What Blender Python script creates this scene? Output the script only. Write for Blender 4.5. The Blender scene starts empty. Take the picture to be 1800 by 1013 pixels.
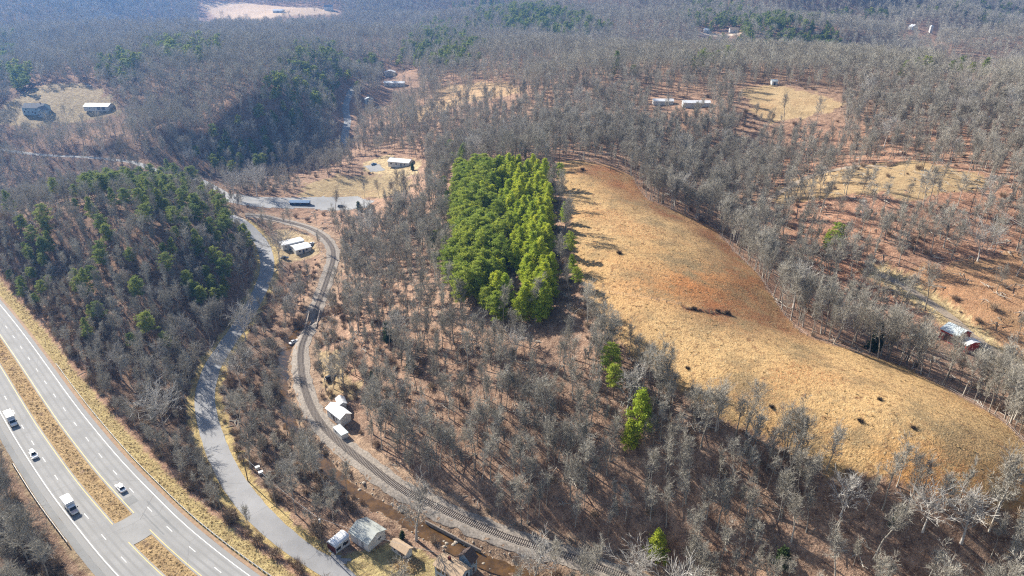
import bpy, math, random
import numpy as np
from mathutils import Vector, Matrix

# ------------------------------------------------------------------ camera, sky, sun
scn = bpy.context.scene
COL = scn.collection
H, PITCH, F = 146.0, 26.0, 1200.0            # camera height over the highway, tilt, focal length in 1800 px photo
cam_d = bpy.data.cameras.new('camera'); cam = bpy.data.objects.new('camera', cam_d); COL.objects.link(cam)
cam.location = (0, 0, H); cam.rotation_euler = (math.radians(90 - PITCH), 0, 0)
cam_d.sensor_width = 36; cam_d.lens = 24.0; cam_d.clip_start = 1; cam_d.clip_end = 30000
scn.camera = cam

SUN_EL, SUN_AZ = 30.0, 47.0                  # azimuth: degrees to the left of straight ahead
sdir = Vector((-math.sin(math.radians(SUN_AZ)) * math.cos(math.radians(SUN_EL)),
               math.cos(math.radians(SUN_AZ)) * math.cos(math.radians(SUN_EL)), math.sin(math.radians(SUN_EL))))
sun_d = bpy.data.lights.new('sun', 'SUN'); sun = bpy.data.objects.new('sun', sun_d); COL.objects.link(sun)
sun_d.energy = 5.0; sun_d.angle = math.radians(0.5); sun_d.color = (1.0, 0.93, 0.82)
sun.rotation_euler = sdir.to_track_quat('Z', 'Y').to_euler()
w = bpy.data.worlds.new('World'); scn.world = w; w.use_nodes = True
nt = w.node_tree; nt.nodes.clear()
sky = nt.nodes.new('ShaderNodeTexSky'); sky.sky_type = 'NISHITA'; sky.sun_disc = False
sky.sun_elevation = math.radians(SUN_EL); sky.sun_rotation = math.radians(-SUN_AZ)
bg = nt.nodes.new('ShaderNodeBackground'); bg.inputs['Strength'].default_value = 0.06
wo = nt.nodes.new('ShaderNodeOutputWorld')
nt.links.new(sky.outputs[0], bg.inputs[0]); nt.links.new(bg.outputs[0], wo.inputs[0])
scn.view_settings.view_transform = 'Standard'; scn.view_settings.look = 'None'
scn.view_settings.exposure = 1.2; scn.view_settings.gamma = 1.0
scn.cycles.max_bounces = 4; scn.cycles.diffuse_bounces = 2; scn.cycles.glossy_bounces = 2
scn.cycles.transparent_max_bounces = 8; scn.cycles.volume_bounces = 0
scn.cycles.use_denoising = False; scn.cycles.pixel_filter_type = 'BLACKMAN_HARRIS'; scn.cycles.filter_width = 1.2

rng = np.random.default_rng(7); random.seed(7)

# ------------------------------------------------------------------ maths helpers
cP, sP = math.cos(math.radians(PITCH)), math.sin(math.radians(PITCH))
def pray(px, py):
    u = px - 900.0; v = py - 506.5
    return u, F * cP - v * sP, -(F * sP + v * cP)
def proj(x, y, z):
    dz = z - H
    dep = y * cP - dz * sP
    dep = np.where(np.abs(dep) < 1e-3, 1e-3, dep)
    return 900 + F * x / dep, 506.5 - F * (y * sP + dz * cP) / dep, dep
def wxy(px, py, z=0.0):
    u, f, d = pray(px, py); k = (z - H) / d
    return u * k, f * k
def _h(ix, iy, s):
    n = (ix * 374761393 + iy * 668265263 + s * 974711) & 0x7fffffff
    n = ((n ^ (n >> 13)) * 1274126177) & 0x7fffffff
    return ((n ^ (n >> 16)) & 0xffff) / 65535.0
def vnoise(x, y, s=0):
    ix = np.floor(x).astype(np.int64); iy = np.floor(y).astype(np.int64)
    fx = x - ix; fy = y - iy; fx = fx * fx * (3 - 2 * fx); fy = fy * fy * (3 - 2 * fy)
    a = _h(ix, iy, s); b = _h(ix + 1, iy, s); c = _h(ix, iy + 1, s); d = _h(ix + 1, iy + 1, s)
    return (a + (b - a) * fx) * (1 - fy) + (c + (d - c) * fx) * fy
def fbm(x, y, s=0, o=4):
    t = 0; a = .5
    for k in range(o):
        t = t + a * vnoise(x * 2 ** k, y * 2 ** k, s + k * 17); a *= .5
    return t
def sstep(a, b, x):
    t = np.clip((x - a) / (b - a), 0, 1); return t * t * (3 - 2 * t)
def in_poly(P, x, y):
    P = np.asarray(P); ins = np.zeros(np.shape(x), bool)
    n = len(P)
    for i in range(n):
        x0, y0 = P[i]; x1, y1 = P[(i + 1) % n]
        if y0 == y1: continue
        c = ((y0 > y) != (y1 > y)) & (x < (x1 - x0) * (y - y0) / (y1 - y0) + x0)
        ins ^= c
    return ins
def seg_dist(P, x, y, far=60.0):
    """distance, signed side, and running fraction along polyline P"""
    P = np.asarray(P, float)[:, :2]
    best = np.full(np.shape(x), 1e9); side = np.zeros(np.shape(x)); run = np.zeros(np.shape(x))
    for i in range(len(P) - 1):
        a, b = P[i], P[i + 1]; ab = b - a; L2 = max(ab @ ab, 1e-9)
        m = (x > min(a[0], b[0]) - far) & (x < max(a[0], b[0]) + far) & (y > min(a[1], b[1]) - far) & (y < max(a[1], b[1]) + far)
        if not m.any(): continue
        xx = x[m]; yy = y[m]
        t = np.clip(((xx - a[0]) * ab[0] + (yy - a[1]) * ab[1]) / L2, 0, 1)
        dx = xx - a[0] - t * ab[0]; dy = yy - a[1] - t * ab[1]
        d = np.hypot(dx, dy); s = np.sign(dx * ab[1] - dy * ab[0])
        bm = best[m]; k = d < bm
        bm[k] = d[k]; best[m] = bm
        q = side[m]; q[k] = s[k]; side[m] = q
        q = run[m]; q[k] = (i + t)[k]; run[m] = q
    return best, side, run
def spline(P, step=3.0):
    P = [np.array(p, float) for p in P]
    P = [2 * P[0] - P[1]] + P + [2 * P[-1] - P[-2]]
    out = []
    for i in range(1, len(P) - 2):
        n = max(2, int(np.linalg.norm(P[i + 1][:2] - P[i][:2]) / step))
        for k in range(n):
            t = k / n
            out.append(.5 * (2 * P[i] + (P[i + 1] - P[i - 1]) * t + (2 * P[i - 1] - 5 * P[i] + 4 * P[i + 1] - P[i + 2]) * t * t
                             + (3 * P[i] - P[i - 1] - 3 * P[i + 1] + P[i + 2]) * t ** 3))
    out.append(P[-2]); return np.array(out)

# ------------------------------------------------------------------ terrain heights
CT = [  # pixel x, pixel y in the photo, ground height in metres
 (0,530,0),(0,700,0),(60,600,0),(150,720,0),(250,830,0),(350,940,0),(440,1010,0),(100,850,0),(200,960,0),(0,850,-1),(60,900,-2),(0,1013,-3),(150,1013,-1),
 (200,700,-1),(60,530,2),(100,480,8),(200,450,17),(150,400,23),(300,420,20),(50,380,22),(230,350,25),(350,375,15),(410,430,5),(300,560,4),(400,520,-2),
 (250,620,-1),(330,640,-5),(180,560,6),(0,265,-3),(200,285,-5),(340,318,-5),(70,200,14),(180,196,16),(250,235,8),(400,262,-3),(500,240,-1),(300,150,35),(300,205,27),(400,200,24),(480,185,26),(200,240,12),(330,240,5),
 (450,130,42),(550,170,15),(150,120,36),(0,100,26),(570,115,30),(300,60,24),(430,22,34),(430,40,30),(520,60,30),(610,200,-2),(610,240,-3),(650,140,6),(690,130,10),(760,200,12),(860,160,29),
 (950,150,31),(700,290,3),(600,300,-2),(650,340,-4),(560,350,-5),(480,360,-5),(400,345,-5),(520,420,-5),(590,440,-4),(450,430,-6),(460,500,-6),(520,500,-7),
 (570,520,-5),(530,640,-5),(560,740,-5),(640,820,-5),(760,890,-5),(900,950,-5),(1060,1005,-5),(420,560,-6.5),(370,660,-6.5),(380,780,-6.5),(430,880,-6.5),
 (560,1000,-7),(640,950,-6.5),(740,990,-7),(600,720,-4),(650,600,3),(700,500,9),(720,400,13),(760,320,21),(850,300,32),(900,420,33),(820,450,27),(800,560,21),
 (980,560,33),(900,650,21),(800,700,9),(700,650,4),(720,780,0),(900,850,1),(1000,780,12),(1000,900,0),(1100,950,0),(1150,850,13),(1250,930,8),(1300,1010,4),
 (1100,700,28),(1050,600,34),(1250,780,29),(1400,880,24),(1500,960,20),(1650,1000,22),(1780,960,27),(1050,300,43),(980,285,42),(1130,350,38),(1050,370,43),
 (1060,450,43),(1200,420,41),(1200,500,41),(1300,500,37),(1370,565,32),(1250,600,39),(1450,645,38),(1300,700,36),(1450,750,37),(1600,800,39),(1600,690,36),
 (1750,850,37),(1780,780,32),(1700,710,33),(1200,350,31),(1300,330,28),(1360,290,26),(1100,262,38),(1300,420,27),(1450,490,22),(1600,560,18),(1700,600,17),
 (1790,645,15),(1640,520,22),(1750,540,24),(1500,440,28),(1600,450,30),(1700,420,34),(1550,350,41),(1650,315,44),(1450,310,38),(1790,330,46),(1500,230,43),
 (1700,250,47),(1380,180,48),(1500,150,53),(1700,152,52),(1250,200,42),(1100,180,40),(1000,220,36),(1000,130,46),(1200,122,50),(1400,118,55),(1560,130,55),
 (1790,160,50),(1300,108,54),(900,110,36),(780,110,26)]
CW = [ # world anchors far away: x, y, height
 (-350,-200,-4),(0,-250,-6),(350,-200,10),(0,60,-6),(120,60,0),(-120,60,-4),(-600,0,0),(700,0,20),(-2200,300,20),(2200,300,40),(-2600,2500,40),(2600,2500,40),
 (0,6000,60),(-4500,5500,60),(4500,5500,60),(650,1040,-4),(300,1000,4),(480,930,4),(500,1350,30),(900,1300,10),(350,1700,45),(0,1500,42),(-300,1300,25),(-700,1500,20),
 (-1200,1600,60),(-900,2300,80),(0,2400,60),(900,2200,70),(1500,1900,50),(60,1050,24),(400,2000,40),(-200,900,16),(1200,900,35),(950,650,40)]
pts = []
for px, py, z in CT:
    x, y = wxy(px, py, z); pts.append((x, y, z))
pts += CW; pts = np.array(pts, float)
S = 300.0
def tphi(r2): return .5 * r2 * np.log(r2 + 1e-9)
def _tps_fit(P):
    n = len(P); X = P[:, :2] / S
    r2 = ((X[:, None] - X[None]) ** 2).sum(-1)
    K = tphi(r2) + np.eye(n) * 2e-3
    A = np.zeros((n + 3, n + 3)); A[:n, :n] = K; A[:n, n] = 1; A[:n, n + 1:] = X; A[n, :n] = 1; A[n + 1:, :n] = X.T
    return np.linalg.solve(A, np.concatenate([P[:, 2], [0, 0, 0]])), X
_cf, _X = _tps_fit(pts)
def tps(x, y):
    x = np.ravel(x) / S; y = np.ravel(y) / S; out = np.zeros(len(x))
    for i in range(0, len(x), 40000):
        a = x[i:i + 40000, None]; b = y[i:i + 40000, None]
        out[i:i + 40000] = tphi((a - _X[None, :, 0]) ** 2 + (b - _X[None, :, 1]) ** 2) @ _cf[:-3] + _cf[-3] + _cf[-2] * a[:, 0] + _cf[-1] * b[:, 0]
    return out
KR, Y0 = 0.0078, 90.0
rows = list(np.arange(-300, Y0, 15.0)); NB = len(rows)
rows += list(Y0 * np.exp(KR * np.arange(0, int(math.log(6500 / Y0) / KR) + 1)))
rows = np.array(rows); NR = len(rows); NC = 561
def halfw(y): return np.maximum(y, Y0) * 1.15 + 70.0
tt = np.linspace(-1, 1, NC)
GX = tt[None, :] * halfw(rows)[:, None]; GY = np.repeat(rows[:, None], NC, 1)
def relief(x, y):
    dist = np.hypot(x, y)
    r = (fbm(x / 55, y / 55, 3) - .5) * 3.6 * sstep(120, 300, dist) + (fbm(x / 19, y / 19, 6, 3) - .5) * 1.5
    tq = x / np.maximum(y, 50); keep = (1 - np.exp(-((tq + .33) / .15) ** 2) * sstep(2150, 1950, y)) * (1 - np.exp(-((tq - .555) / .06) ** 2) * sstep(1750, 1550, y)) * (1 - np.exp(-((tq - .285) / .05) ** 2) * sstep(1600, 1450, y))
    r += keep * (fbm(x / 420 + 9, y / 420, 5, 3) - .45) * 150 * sstep(1000, 2000, dist)
    r += keep * (1 - np.abs(fbm(x / 900 + y / 2600 + 3, y / 700, 8, 2) - .375) * 6 - .45) * 75 * sstep(950, 1700, dist)
    return r
GZ = tps(GX, GY).reshape(GX.shape)
GZ = np.clip(GZ, -12, 140)
GZ0 = GZ + relief(GX, GY)
GZ = GZ0.copy()
def hgt(x, y):
    x = np.asarray(x, float); y = np.asarray(y, float)
    j = np.clip(np.searchsorted(rows, y, side='right') - 1, 0, NR - 2)
    fy = np.clip((y - rows[j]) / (rows[j + 1] - rows[j]), 0, 1)
    tx = (np.clip(x / halfw(y), -1, 1) + 1) * .5 * (NC - 1)
    i = np.clip(np.floor(tx).astype(int), 0, NC - 2); fx = tx - i
    return (GZ[j, i] * (1 - fx) + GZ[j, i + 1] * fx) * (1 - fy) + (GZ[j + 1, i] * (1 - fx) + GZ[j + 1, i + 1] * fx) * fy
_ts = 120 * np.exp(np.linspace(0, math.log(40), 1600))
def cast(px, py):
    u, f, d = pray(px, py); n = math.sqrt(f * f + u * u)
    x = u / n * _ts; y = f / n * _ts; z = H + d / n * _ts
    g = hgt(x, y); b = np.nonzero(z < g)[0]
    if len(b) == 0 or b[0] == 0:
        k = 1599 if len(b) == 0 else 1
    else: k = b[0]
    a0 = z[k - 1] - g[k - 1]; a1 = z[k] - g[k]; t = a0 / (a0 - a1 + 1e-9) if a0 > 0 > a1 else 0
    return np.array([x[k - 1] + (x[k] - x[k - 1]) * t, y[k - 1] + (y[k] - y[k - 1]) * t])
def castl(L): return np.array([cast(*p) for p in L])

# ------------------------------------------------------------------ lines and areas of the place
hw_c = spline([(-620, 590), (-420, 425), (-262, 290), (-160.3 * .9733, 192.5 * .9733), (-117.7 * .9733, 154 * .9733), (-88.7 * .9733, 131 * .9733), (-50, 103), (10, 64), (80, 25)], 3)
hw_c = np.c_[hw_c, np.zeros(len(hw_c))]
side_road = spline(castl([(640,1060),(590,1012),(540,980),(480,930),(425,870),(390,810),(368,750),(360,700),(372,650),(395,610),(420,575),(445,535),(462,500),(470,465),(462,432),(440,405),(400,372)]), 3)
valley_road = spline(castl([(0,262),(100,275),(200,284),(270,298),(340,314),(380,333),(410,350)]), 5)
up_road = spline(castl([(603,270),(606,240),(611,212),(608,190),(614,168),(622,150)]), 5)
rail = spline(castl([(1190,1050),(1060,1003),(980,975),(900,950),(830,922),(760,890),(700,858),(640,815),(590,775),(560,740),(540,700),(530,655),(530,615),(542,580),(560,535),(576,490),(586,455),(580,430),(555,408),(520,396),(470,385),(430,380)]), 3)
creek = spline(castl([(1000,1050),(930,1010),(870,990),(815,965),(760,935),(700,905),(640,870),(600,840),(560,800),(525,765),(505,720),(498,670),(500,625),(515,590),(545,562),(580,545)]), 3)
lane = spline(castl([(1840,690),(1790,650),(1751,624),(1706,589),(1661,549),(1593,506),(1545,478)]), 4)
track = spline(castl([(1350,352),(1385,330),(1430,308),(1500,294),(1560,290)]), 4)
A = {k: castl(v) for k, v in {
 'pasture': [(972,287),(1010,281),(1060,290),(1110,310),(1140,352),(1200,377),(1255,402),(1300,452),(1345,502),(1385,562),(1420,592),(1500,617),(1600,650),(1700,704),(1760,740),(1800,780),(1830,800),(1830,915),(1760,905),(1680,880),(1600,855),(1480,832),(1400,795),(1300,752),(1240,722),(1160,660),(1090,610),(1050,560),(1020,500),(1005,440),(1000,380),(985,330)],
 'field_a': [(1305,154),(1370,150),(1440,165),(1482,182),(1465,196),(1400,207),(1350,217),(1330,200),(1310,175)],
 'field_b': [(1350,356),(1380,326),(1440,304),(1520,291),(1620,284),(1700,300),(1750,325),(1700,342),(1600,347),(1500,337),(1420,352)],
 'field_c': [(1545,476),(1640,468),(1830,440),(1830,690),(1740,622),(1660,560),(1600,515)],
 'field_d': [(770,150),(900,148),(915,165),(800,185),(740,218),(700,212),(722,195),(770,175)],
 'lawn_a': [(535,322),(600,306),(640,309),(690,305),(728,314),(712,340),(640,346),(525,348)],
 'parking': [(370,352),(400,342),(480,346),(630,344),(662,352),(645,366),(540,367),(430,362)],
 'yard_far': [(0,192),(40,165),(90,145),(160,150),(205,185),(215,200),(130,215),(60,225),(0,218)],
 'field_far': [(350,6),(430,4),(500,12),(580,15),(600,25),(500,28),(440,42),(390,36)],
 'strip_far': [(1225,57),(1300,56),(1302,61),(1228,62)],
 'quarry': [(1650,113),(1690,103),(1760,118),(1700,127)],
 'lawn_b': [(585,980),(620,975),(652,972),(690,950),(740,972),(770,985),(790,1040),(640,1040)],
 'drive_b': [(575,962),(592,973),(622,985),(600,1005),(575,990)],
 'dry_grass': [(548,628),(570,612),(600,612),(622,640),(618,690),(590,700),(560,690),(546,660)],
 'rv_yard': [(478,440),(490,405),(540,405),(575,415),(560,450),(520,462),(480,458)],
 'house_c': [(640,300),(640,285),(680,272),(740,285),(735,305),(690,312)],
}.items()}
# level the ground under roads, railway and stream
def level(path, half, fade, z=None, dz=0.0, smooth=9):
    global GZ
    P = path[:, :2]; h = hgt(P[:, 0], P[:, 1]) if z is None else np.full(len(P), z)
    if smooth and len(h) > smooth:
        k = np.ones(smooth) / smooth; h = np.convolve(np.pad(h, smooth // 2, 'edge'), k, 'valid')
    d, s, r = seg_dist(P, GX, GY, half + fade + 2)
    m = d < half + fade
    i = np.clip(r[m].astype(int), 0, len(h) - 2); f = r[m] - i
    hh = h[i] * (1 - f) + h[i + 1] * f + dz
    wgt = 1 - sstep(half, half + fade, d[m])
    GZ[m] = GZ[m] * (1 - wgt) + hh * wgt
level(valley_road, 4, 10); level(up_road, 4, 10); level(lane, 2.5, 5); level(track, 2, 5)
level(side_road, 5, 7); level(rail, 6, 6, dz=.6)
level(creek, .7, 5.0, dz=-2.6)
_d = seg_dist(creek, GX, GY, 12)[0]; m = _d < 5; GZ[m] += ((fbm(GX / 2.5, GY / 2.5, 71) - .47) * 1.3)[m]
level(hw_c, 16, 11, z=0.0)
d_hw, s_hw, _ = seg_dist(hw_c, GX, GY, 40)
m = d_hw < 2.9; GZ[m] -= (.25 * (1 - (d_hw[m] / 2.9) ** 2))      # shallow dip of the median

# ------------------------------------------------------------------ materials
def new_mat(name):
    m = bpy.data.materials.new(name); m.use_nodes = True
    n = m.node_tree.nodes; b = n['Principled BSDF']; b.inputs['Roughness'].default_value = .85
    b.inputs['Specular IOR Level'].default_value = .2
    return m, m.node_tree, b
def nd(t, kind, **kw):
    n = t.nodes.new(kind)
    for k, v in kw.items():
        if k in n.inputs: n.inputs[k].default_value = v
        else: setattr(n, k, v)
    return n
def mix(t, a, b, f, mode='MIX'):
    n = t.nodes.new('ShaderNodeMix'); n.data_type = 'RGBA'; n.blend_type = mode
    for i, v in ((6, a), (7, b), (0, f)):
        if hasattr(v, 'default_value') or isinstance(v, bpy.types.NodeSocket): t.links.new(v, n.inputs[i])
        elif i == 0: n.inputs[0].default_value = v
        else: n.inputs[i].default_value = (*v, 1)
    return n.outputs[2]
def ramp(t, src, a, b):
    n = t.nodes.new('ShaderNodeMapRange'); n.inputs[1].default_value = a; n.inputs[2].default_value = b
    t.links.new(src, n.inputs[0]); return n.outputs[0]
def noise(t, scale, detail=3, vec=None, rough=.6):
    n = nd(t, 'ShaderNodeTexNoise', Scale=scale, Detail=detail, Roughness=rough)
    if vec is None:
        c = t.nodes.new('ShaderNodeTexCoord'); vec = c.outputs['Object']
    t.links.new(vec, n.inputs['Vector']); return n.outputs['Fac']
def simple(name, col, rough=.8, var=.15, scale=2.0, metal=0.0, spec=.3):
    m, t, b = new_mat(name); b.inputs['Roughness'].default_value = rough; b.inputs['Metallic'].default_value = metal
    b.inputs['Specular IOR Level'].default_value = spec
    f = noise(t, scale, 4)
    t.links.new(mix(t, [c * (1 - var) for c in col], [min(1, c * (1 + var)) for c in col], ramp(t, f, .3, .7)), b.inputs['Base Color'])
    return m
def bark(name, a, b_, rnd=.6):
    m, t, b = new_mat(name); b.inputs['Roughness'].default_value = .9
    oi = t.nodes.new('ShaderNodeObjectInfo')
    c = mix(t, a, b_, oi.outputs['Random']); f = noise(t, .9, 4)
    c = mix(t, c, [x * .6 for x in a], ramp(t, f, .45, .75))
    t.links.new(c, b.inputs['Base Color']); return m
def leafmat(name, a, b_, c_):
    m, t, b = new_mat(name); b.inputs['Roughness'].default_value = .7
    oi = t.nodes.new('ShaderNodeObjectInfo')
    c = mix(t, a, b_, oi.outputs['Random']); f = noise(t, .7, 3)
    c = mix(t, c, c_, ramp(t, f, .45, .7))
    t.links.new(c, b.inputs['Base Color'])
    b.inputs['Subsurface Weight'].default_value = 0
    tr = t.nodes.new('ShaderNodeBsdfTranslucent'); ms = t.nodes.new('ShaderNodeMixShader'); ms.inputs[0].default_value = .35
    t.links.new(c, tr.inputs[0]); out = t.nodes['Material Output']
    t.links.new(b.outputs[0], ms.inputs[1]); t.links.new(tr.outputs[0], ms.inputs[2]); t.links.new(ms.outputs[0], out.inputs[0])
    return m
M = {}
M['bark'] = bark('grey bark', (.25,.225,.185), (.52,.485,.42))
M['twig'] = bark('twigs', (.38,.355,.295), (.58,.545,.455))
M['white_bark'] = bark('white bark', (.46,.43,.385), (.60,.57,.52))
M['white_twig'] = bark('white twigs', (.36,.33,.285), (.48,.45,.40))
M['pine_bark'] = bark('pine bark', (.13,.09,.07), (.18,.13,.10))
M['pine'] = leafmat('pine needles', (.30,.38,.055), (.46,.50,.07), (.17,.25,.04))
M['pine_dull'] = leafmat('dull pine needles', (.20,.26,.06), (.34,.37,.08), (.12,.18,.055))
M['pine_bright'] = leafmat('bright pine needles', (.41,.50,.05), (.60,.62,.06), (.24,.34,.035))
M['pine_dark'] = leafmat('dark pine needles', (.035,.075,.03), (.07,.105,.03), (.03,.055,.025))
M['brush'] = bark('brush', (.24,.17,.12), (.42,.33,.23))
M['grassblade'] = bark('dry grass', (.40,.30,.16), (.50,.37,.18))
M['asphalt'] = None

def terrain_mat():
    m, t, b = new_mat('ground'); b.inputs['Roughness'].default_value = .95; b.inputs['Specular IOR Level'].default_value = .05
    at = t.nodes.new('ShaderNodeAttribute'); at.attribute_name = 'cover'
    mk = t.nodes.new('ShaderNodeAttribute'); mk.attribute_name = 'kinds'
    sp = t.nodes.new('ShaderNodeSeparateColor'); t.links.new(mk.outputs['Color'], sp.inputs[0])
    base = at.outputs['Color']
    # leaf litter mottling
    n1 = noise(t, .35, 6, rough=.75); n2 = noise(t, 2.2, 3, rough=.7); n3 = noise(t, .05, 4)
    lit = mix(t, (.42,.36,.36), (1.7,1.7,1.65), ramp(t, n1, .34, .66), 'MIX')
    c = mix(t, base, lit, .9, 'MULTIPLY')
    c = mix(t, c, (.50,.38,.27), ramp(t, n2, .54, .72)); c = mix(t, c, (.07,.05,.04), ramp(t, noise(t, 1.3, 4, rough=.8), .56, .7))
    # pasture: tussocks and rusty clumps
    p1 = noise(t, .55, 5, rough=.7); p2 = noise(t, .03, 4); p3 = noise(t, 1.6, 3, rough=.7)
    pc = mix(t, base, (.19,.10,.05), ramp(t, p1, .5, .68)); pc = mix(t, pc, (.27,.19,.10), ramp(t, noise(t, .07, 6, rough=.75), .48, .64))
    pc = mix(t, pc, (.42,.15,.045), mix(t, (0,0,0), ramp(t, p3, .48, .64), ramp(t, p2, .5, .66)))
    pc = mix(t, pc, (.60,.50,.30), ramp(t, p3, .58, .74))
    c = mix(t, c, pc, sp.outputs[0])
    t.links.new(c, b.inputs['Base Color'])
    bp = nd(t, 'ShaderNodeBump', Strength=.9, Distance=.6); t.links.new(n1, bp.inputs['Height'])
    bp2 = nd(t, 'ShaderNodeBump', Strength=1.0, Distance=.35); t.links.new(p3, bp2.inputs['Height']); t.links.new(bp.outputs[0], bp2.inputs['Normal'])
    t.links.new(bp2.outputs[0], b.inputs['Normal'])
    return m
M['ground'] = terrain_mat()
def asphalt(name, col, wheel=False, crack=True):
    m, t, b = new_mat(name); b.inputs['Roughness'].default_value = .9; b.inputs['Specular IOR Level'].default_value = .15
    f = noise(t, .12, 5); g = noise(t, 6, 2); h = noise(t, .6, 4)
    c = mix(t, [x * .86 for x in col], [x * 1.12 for x in col], ramp(t, f, .3, .7))
    c = mix(t, c, [x * .75 for x in col], ramp(t, h, .6, .8)); c = mix(t, c, [x * 1.2 for x in col], ramp(t, g, .55, .9))
    if crack:
        v = nd(t, 'ShaderNodeTexVoronoi', feature='DISTANCE_TO_EDGE', Scale=.035); tc = t.nodes.new('ShaderNodeTexCoord')
        t.links.new(tc.outputs['Object'], v.inputs['Vector']); k = t.nodes.new('ShaderNodeMath'); k.operation = 'LESS_THAN'; k.inputs[1].default_value = .0012
        t.links.new(v.outputs['Distance'], k.inputs[0]); c = mix(t, c, [x * .55 for x in col], k.outputs[0])
    if wheel:
        a_ = t.nodes.new('ShaderNodeAttribute'); a_.attribute_name = 'across'
        def mth(op, x, y=None):
            n = t.nodes.new('ShaderNodeMath'); n.operation = op
            for i, v in enumerate((x, y)):
                if v is None: continue
                if isinstance(v, (int, float)): n.inputs[i].default_value = v
                else: t.links.new(v, n.inputs[i])
            return n.outputs[0]
        u = mth('SUBTRACT', mth('ABSOLUTE', a_.outputs['Fac']), 2.95)      # metres from the median line, lanes 3.6 m wide
        wv = mth('COSINE', mth('MULTIPLY', mth('SUBTRACT', u, .9), 2 * math.pi / 1.8))
        ins = mth('MULTIPLY', mth('LESS_THAN', u, 7.1), mth('GREATER_THAN', u, .05))
        wv = mth('MULTIPLY', mth('MULTIPLY', mth('MAXIMUM', wv, 0.0), ins), ramp(t, noise(t, .05, 3), .2, .7))
        c = mix(t, c, [x * .80 for x in col], wv)
        seam = mth('LESS_THAN', mth('ABSOLUTE', mth('SUBTRACT', u, 7.35)), .09); c = mix(t, c, [x * .6 for x in col], mth('MULTIPLY', seam, .7))
        out_ = mth('GREATER_THAN', u, 7.35); c = mix(t, c, [x * .88 for x in col], mth('MULTIPLY', out_, .6))
    t.links.new(c, b.inputs['Base Color']); return m
M['asphalt'] = asphalt('highway asphalt', (.31,.305,.295), wheel=True)
M['asphalt_dark'] = asphalt('shoulder asphalt', (.24,.24,.235), crack=False)
M['asphalt_side'] = asphalt('side road asphalt', (.29,.29,.295))
M['asphalt_valley'] = asphalt('valley road asphalt', (.27,.27,.27), crack=False)
M['ballast'] = simple('ballast', (.27,.235,.20), .95, .45, 1.5)
M['gravel'] = simple('gravel', (.36,.29,.22), .95, .25, 1.0)
M['shoulder_dirt'] = simple('reddish shoulder gravel', (.33,.22,.14), .95, .25, 1.0)
M['white_paint'] = simple('white road paint', (.78,.77,.74), .7, .08, 1.5)
M['yellow_paint'] = simple('yellow road paint', (.72,.52,.20), .7, .1, 1.5)
M['steel_rail'] = simple('rusty rail', (.12,.095,.08), .6, .2, 3)
M['sleeper'] = simple('timber sleeper', (.29,.25,.215), .9, .3, 3)
M['galv'] = simple('galvanised steel', (.55,.55,.54), .5, .08, 1, metal=.2)
M['post'] = simple('weathered post', (.12,.10,.08), .9, .2, 3)
M['pole'] = simple('pole wood', (.16,.12,.09), .9, .2, 2)
M['white_wall'] = simple('white siding', (.62,.62,.60), .7, .06, .8)
M['white_metal'] = simple('white metal roof', (.80,.81,.82), .45, .06, .5)
M['paint_white'] = simple('white car paint', (.80,.80,.80), .25, .02, .5, spec=.5)
M['glass'] = simple('dark glass', (.012,.015,.02), .08, .1, 1, spec=.6)
M['tyre'] = simple('tyre', (.02,.02,.02), .85, .1, 5)
M['chrome'] = simple('bright trim', (.6,.6,.6), .3, .05, 5, metal=.8)
M['red_lamp'] = simple('red lamp', (.35,.02,.02), .3, .05, 5)
M['green_roof'] = simple('pale green metal roof', (.42,.44,.41), .5, .14, .35)
M['tan_roof'] = simple('tan shingles', (.50,.37,.25), .9, .15, 1.5)
M['brown_roof'] = simple('brown shingles', (.13,.095,.08), .9, .2, 1.5)
M['grey_roof'] = simple('grey shingles', (.20,.20,.21), .9, .15, 1.5)
M['blue_and_hazed_wall'] = simple('light blue siding and hazed walls', (.35,.48,.58), .7, .05, 1)  # own siding colour, but painted-in shade and haze on the far left house
M['tan_wall'] = simple('tan siding', (.46,.40,.32), .8, .08, 1)
M['red_wall'] = simple('red barn boards', (.38,.05,.035), .85, .25, 2)
M['barn_roof'] = simple('pale metal roof', (.52,.58,.60), .5, .12, .5)
M['maroon'] = simple('maroon door', (.09,.02,.02), .8, .15, 2)
M['blue_tarp'] = simple('blue tarp', (.22,.36,.55), .5, .15, 1)
M['navy'] = simple('navy paint', (.02,.035,.08), .5, .15, 1)
M['stone'] = simple('pale stone', (.36,.31,.25), .9, .25, 2)
M['concrete'] = simple('concrete', (.42,.41,.39), .9, .15, 1)
M['sand'] = simple('sand', (.5,.36,.2), .9, .2, 1)
M['dark_car'] = simple('dark car paint', (.03,.035,.045), .3, .1, 1, spec=.5)
M['blue_car'] = simple('blue car paint', (.08,.22,.42), .3, .1, 1, spec=.5)
M['pink_hood'] = simple('pale pink hood paint', (.62,.45,.42), .3, .04, 1, spec=.5)
def water():
    m, t, b = new_mat('creek water'); b.inputs['Roughness'].default_value = .06; b.inputs['Specular IOR Level'].default_value = .5
    f = noise(t, .4, 4); t.links.new(mix(t, (.06,.035,.015), (.14,.075,.025), ramp(t, f, .35, .65)), b.inputs['Base Color'])
    bp = nd(t, 'ShaderNodeBump', Strength=.3, Distance=.1); t.links.new(noise(t, 1.5, 3), bp.inputs['Height']); t.links.new(bp.outputs[0], b.inputs['Normal'])
    return m
M['water'] = water()

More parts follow.
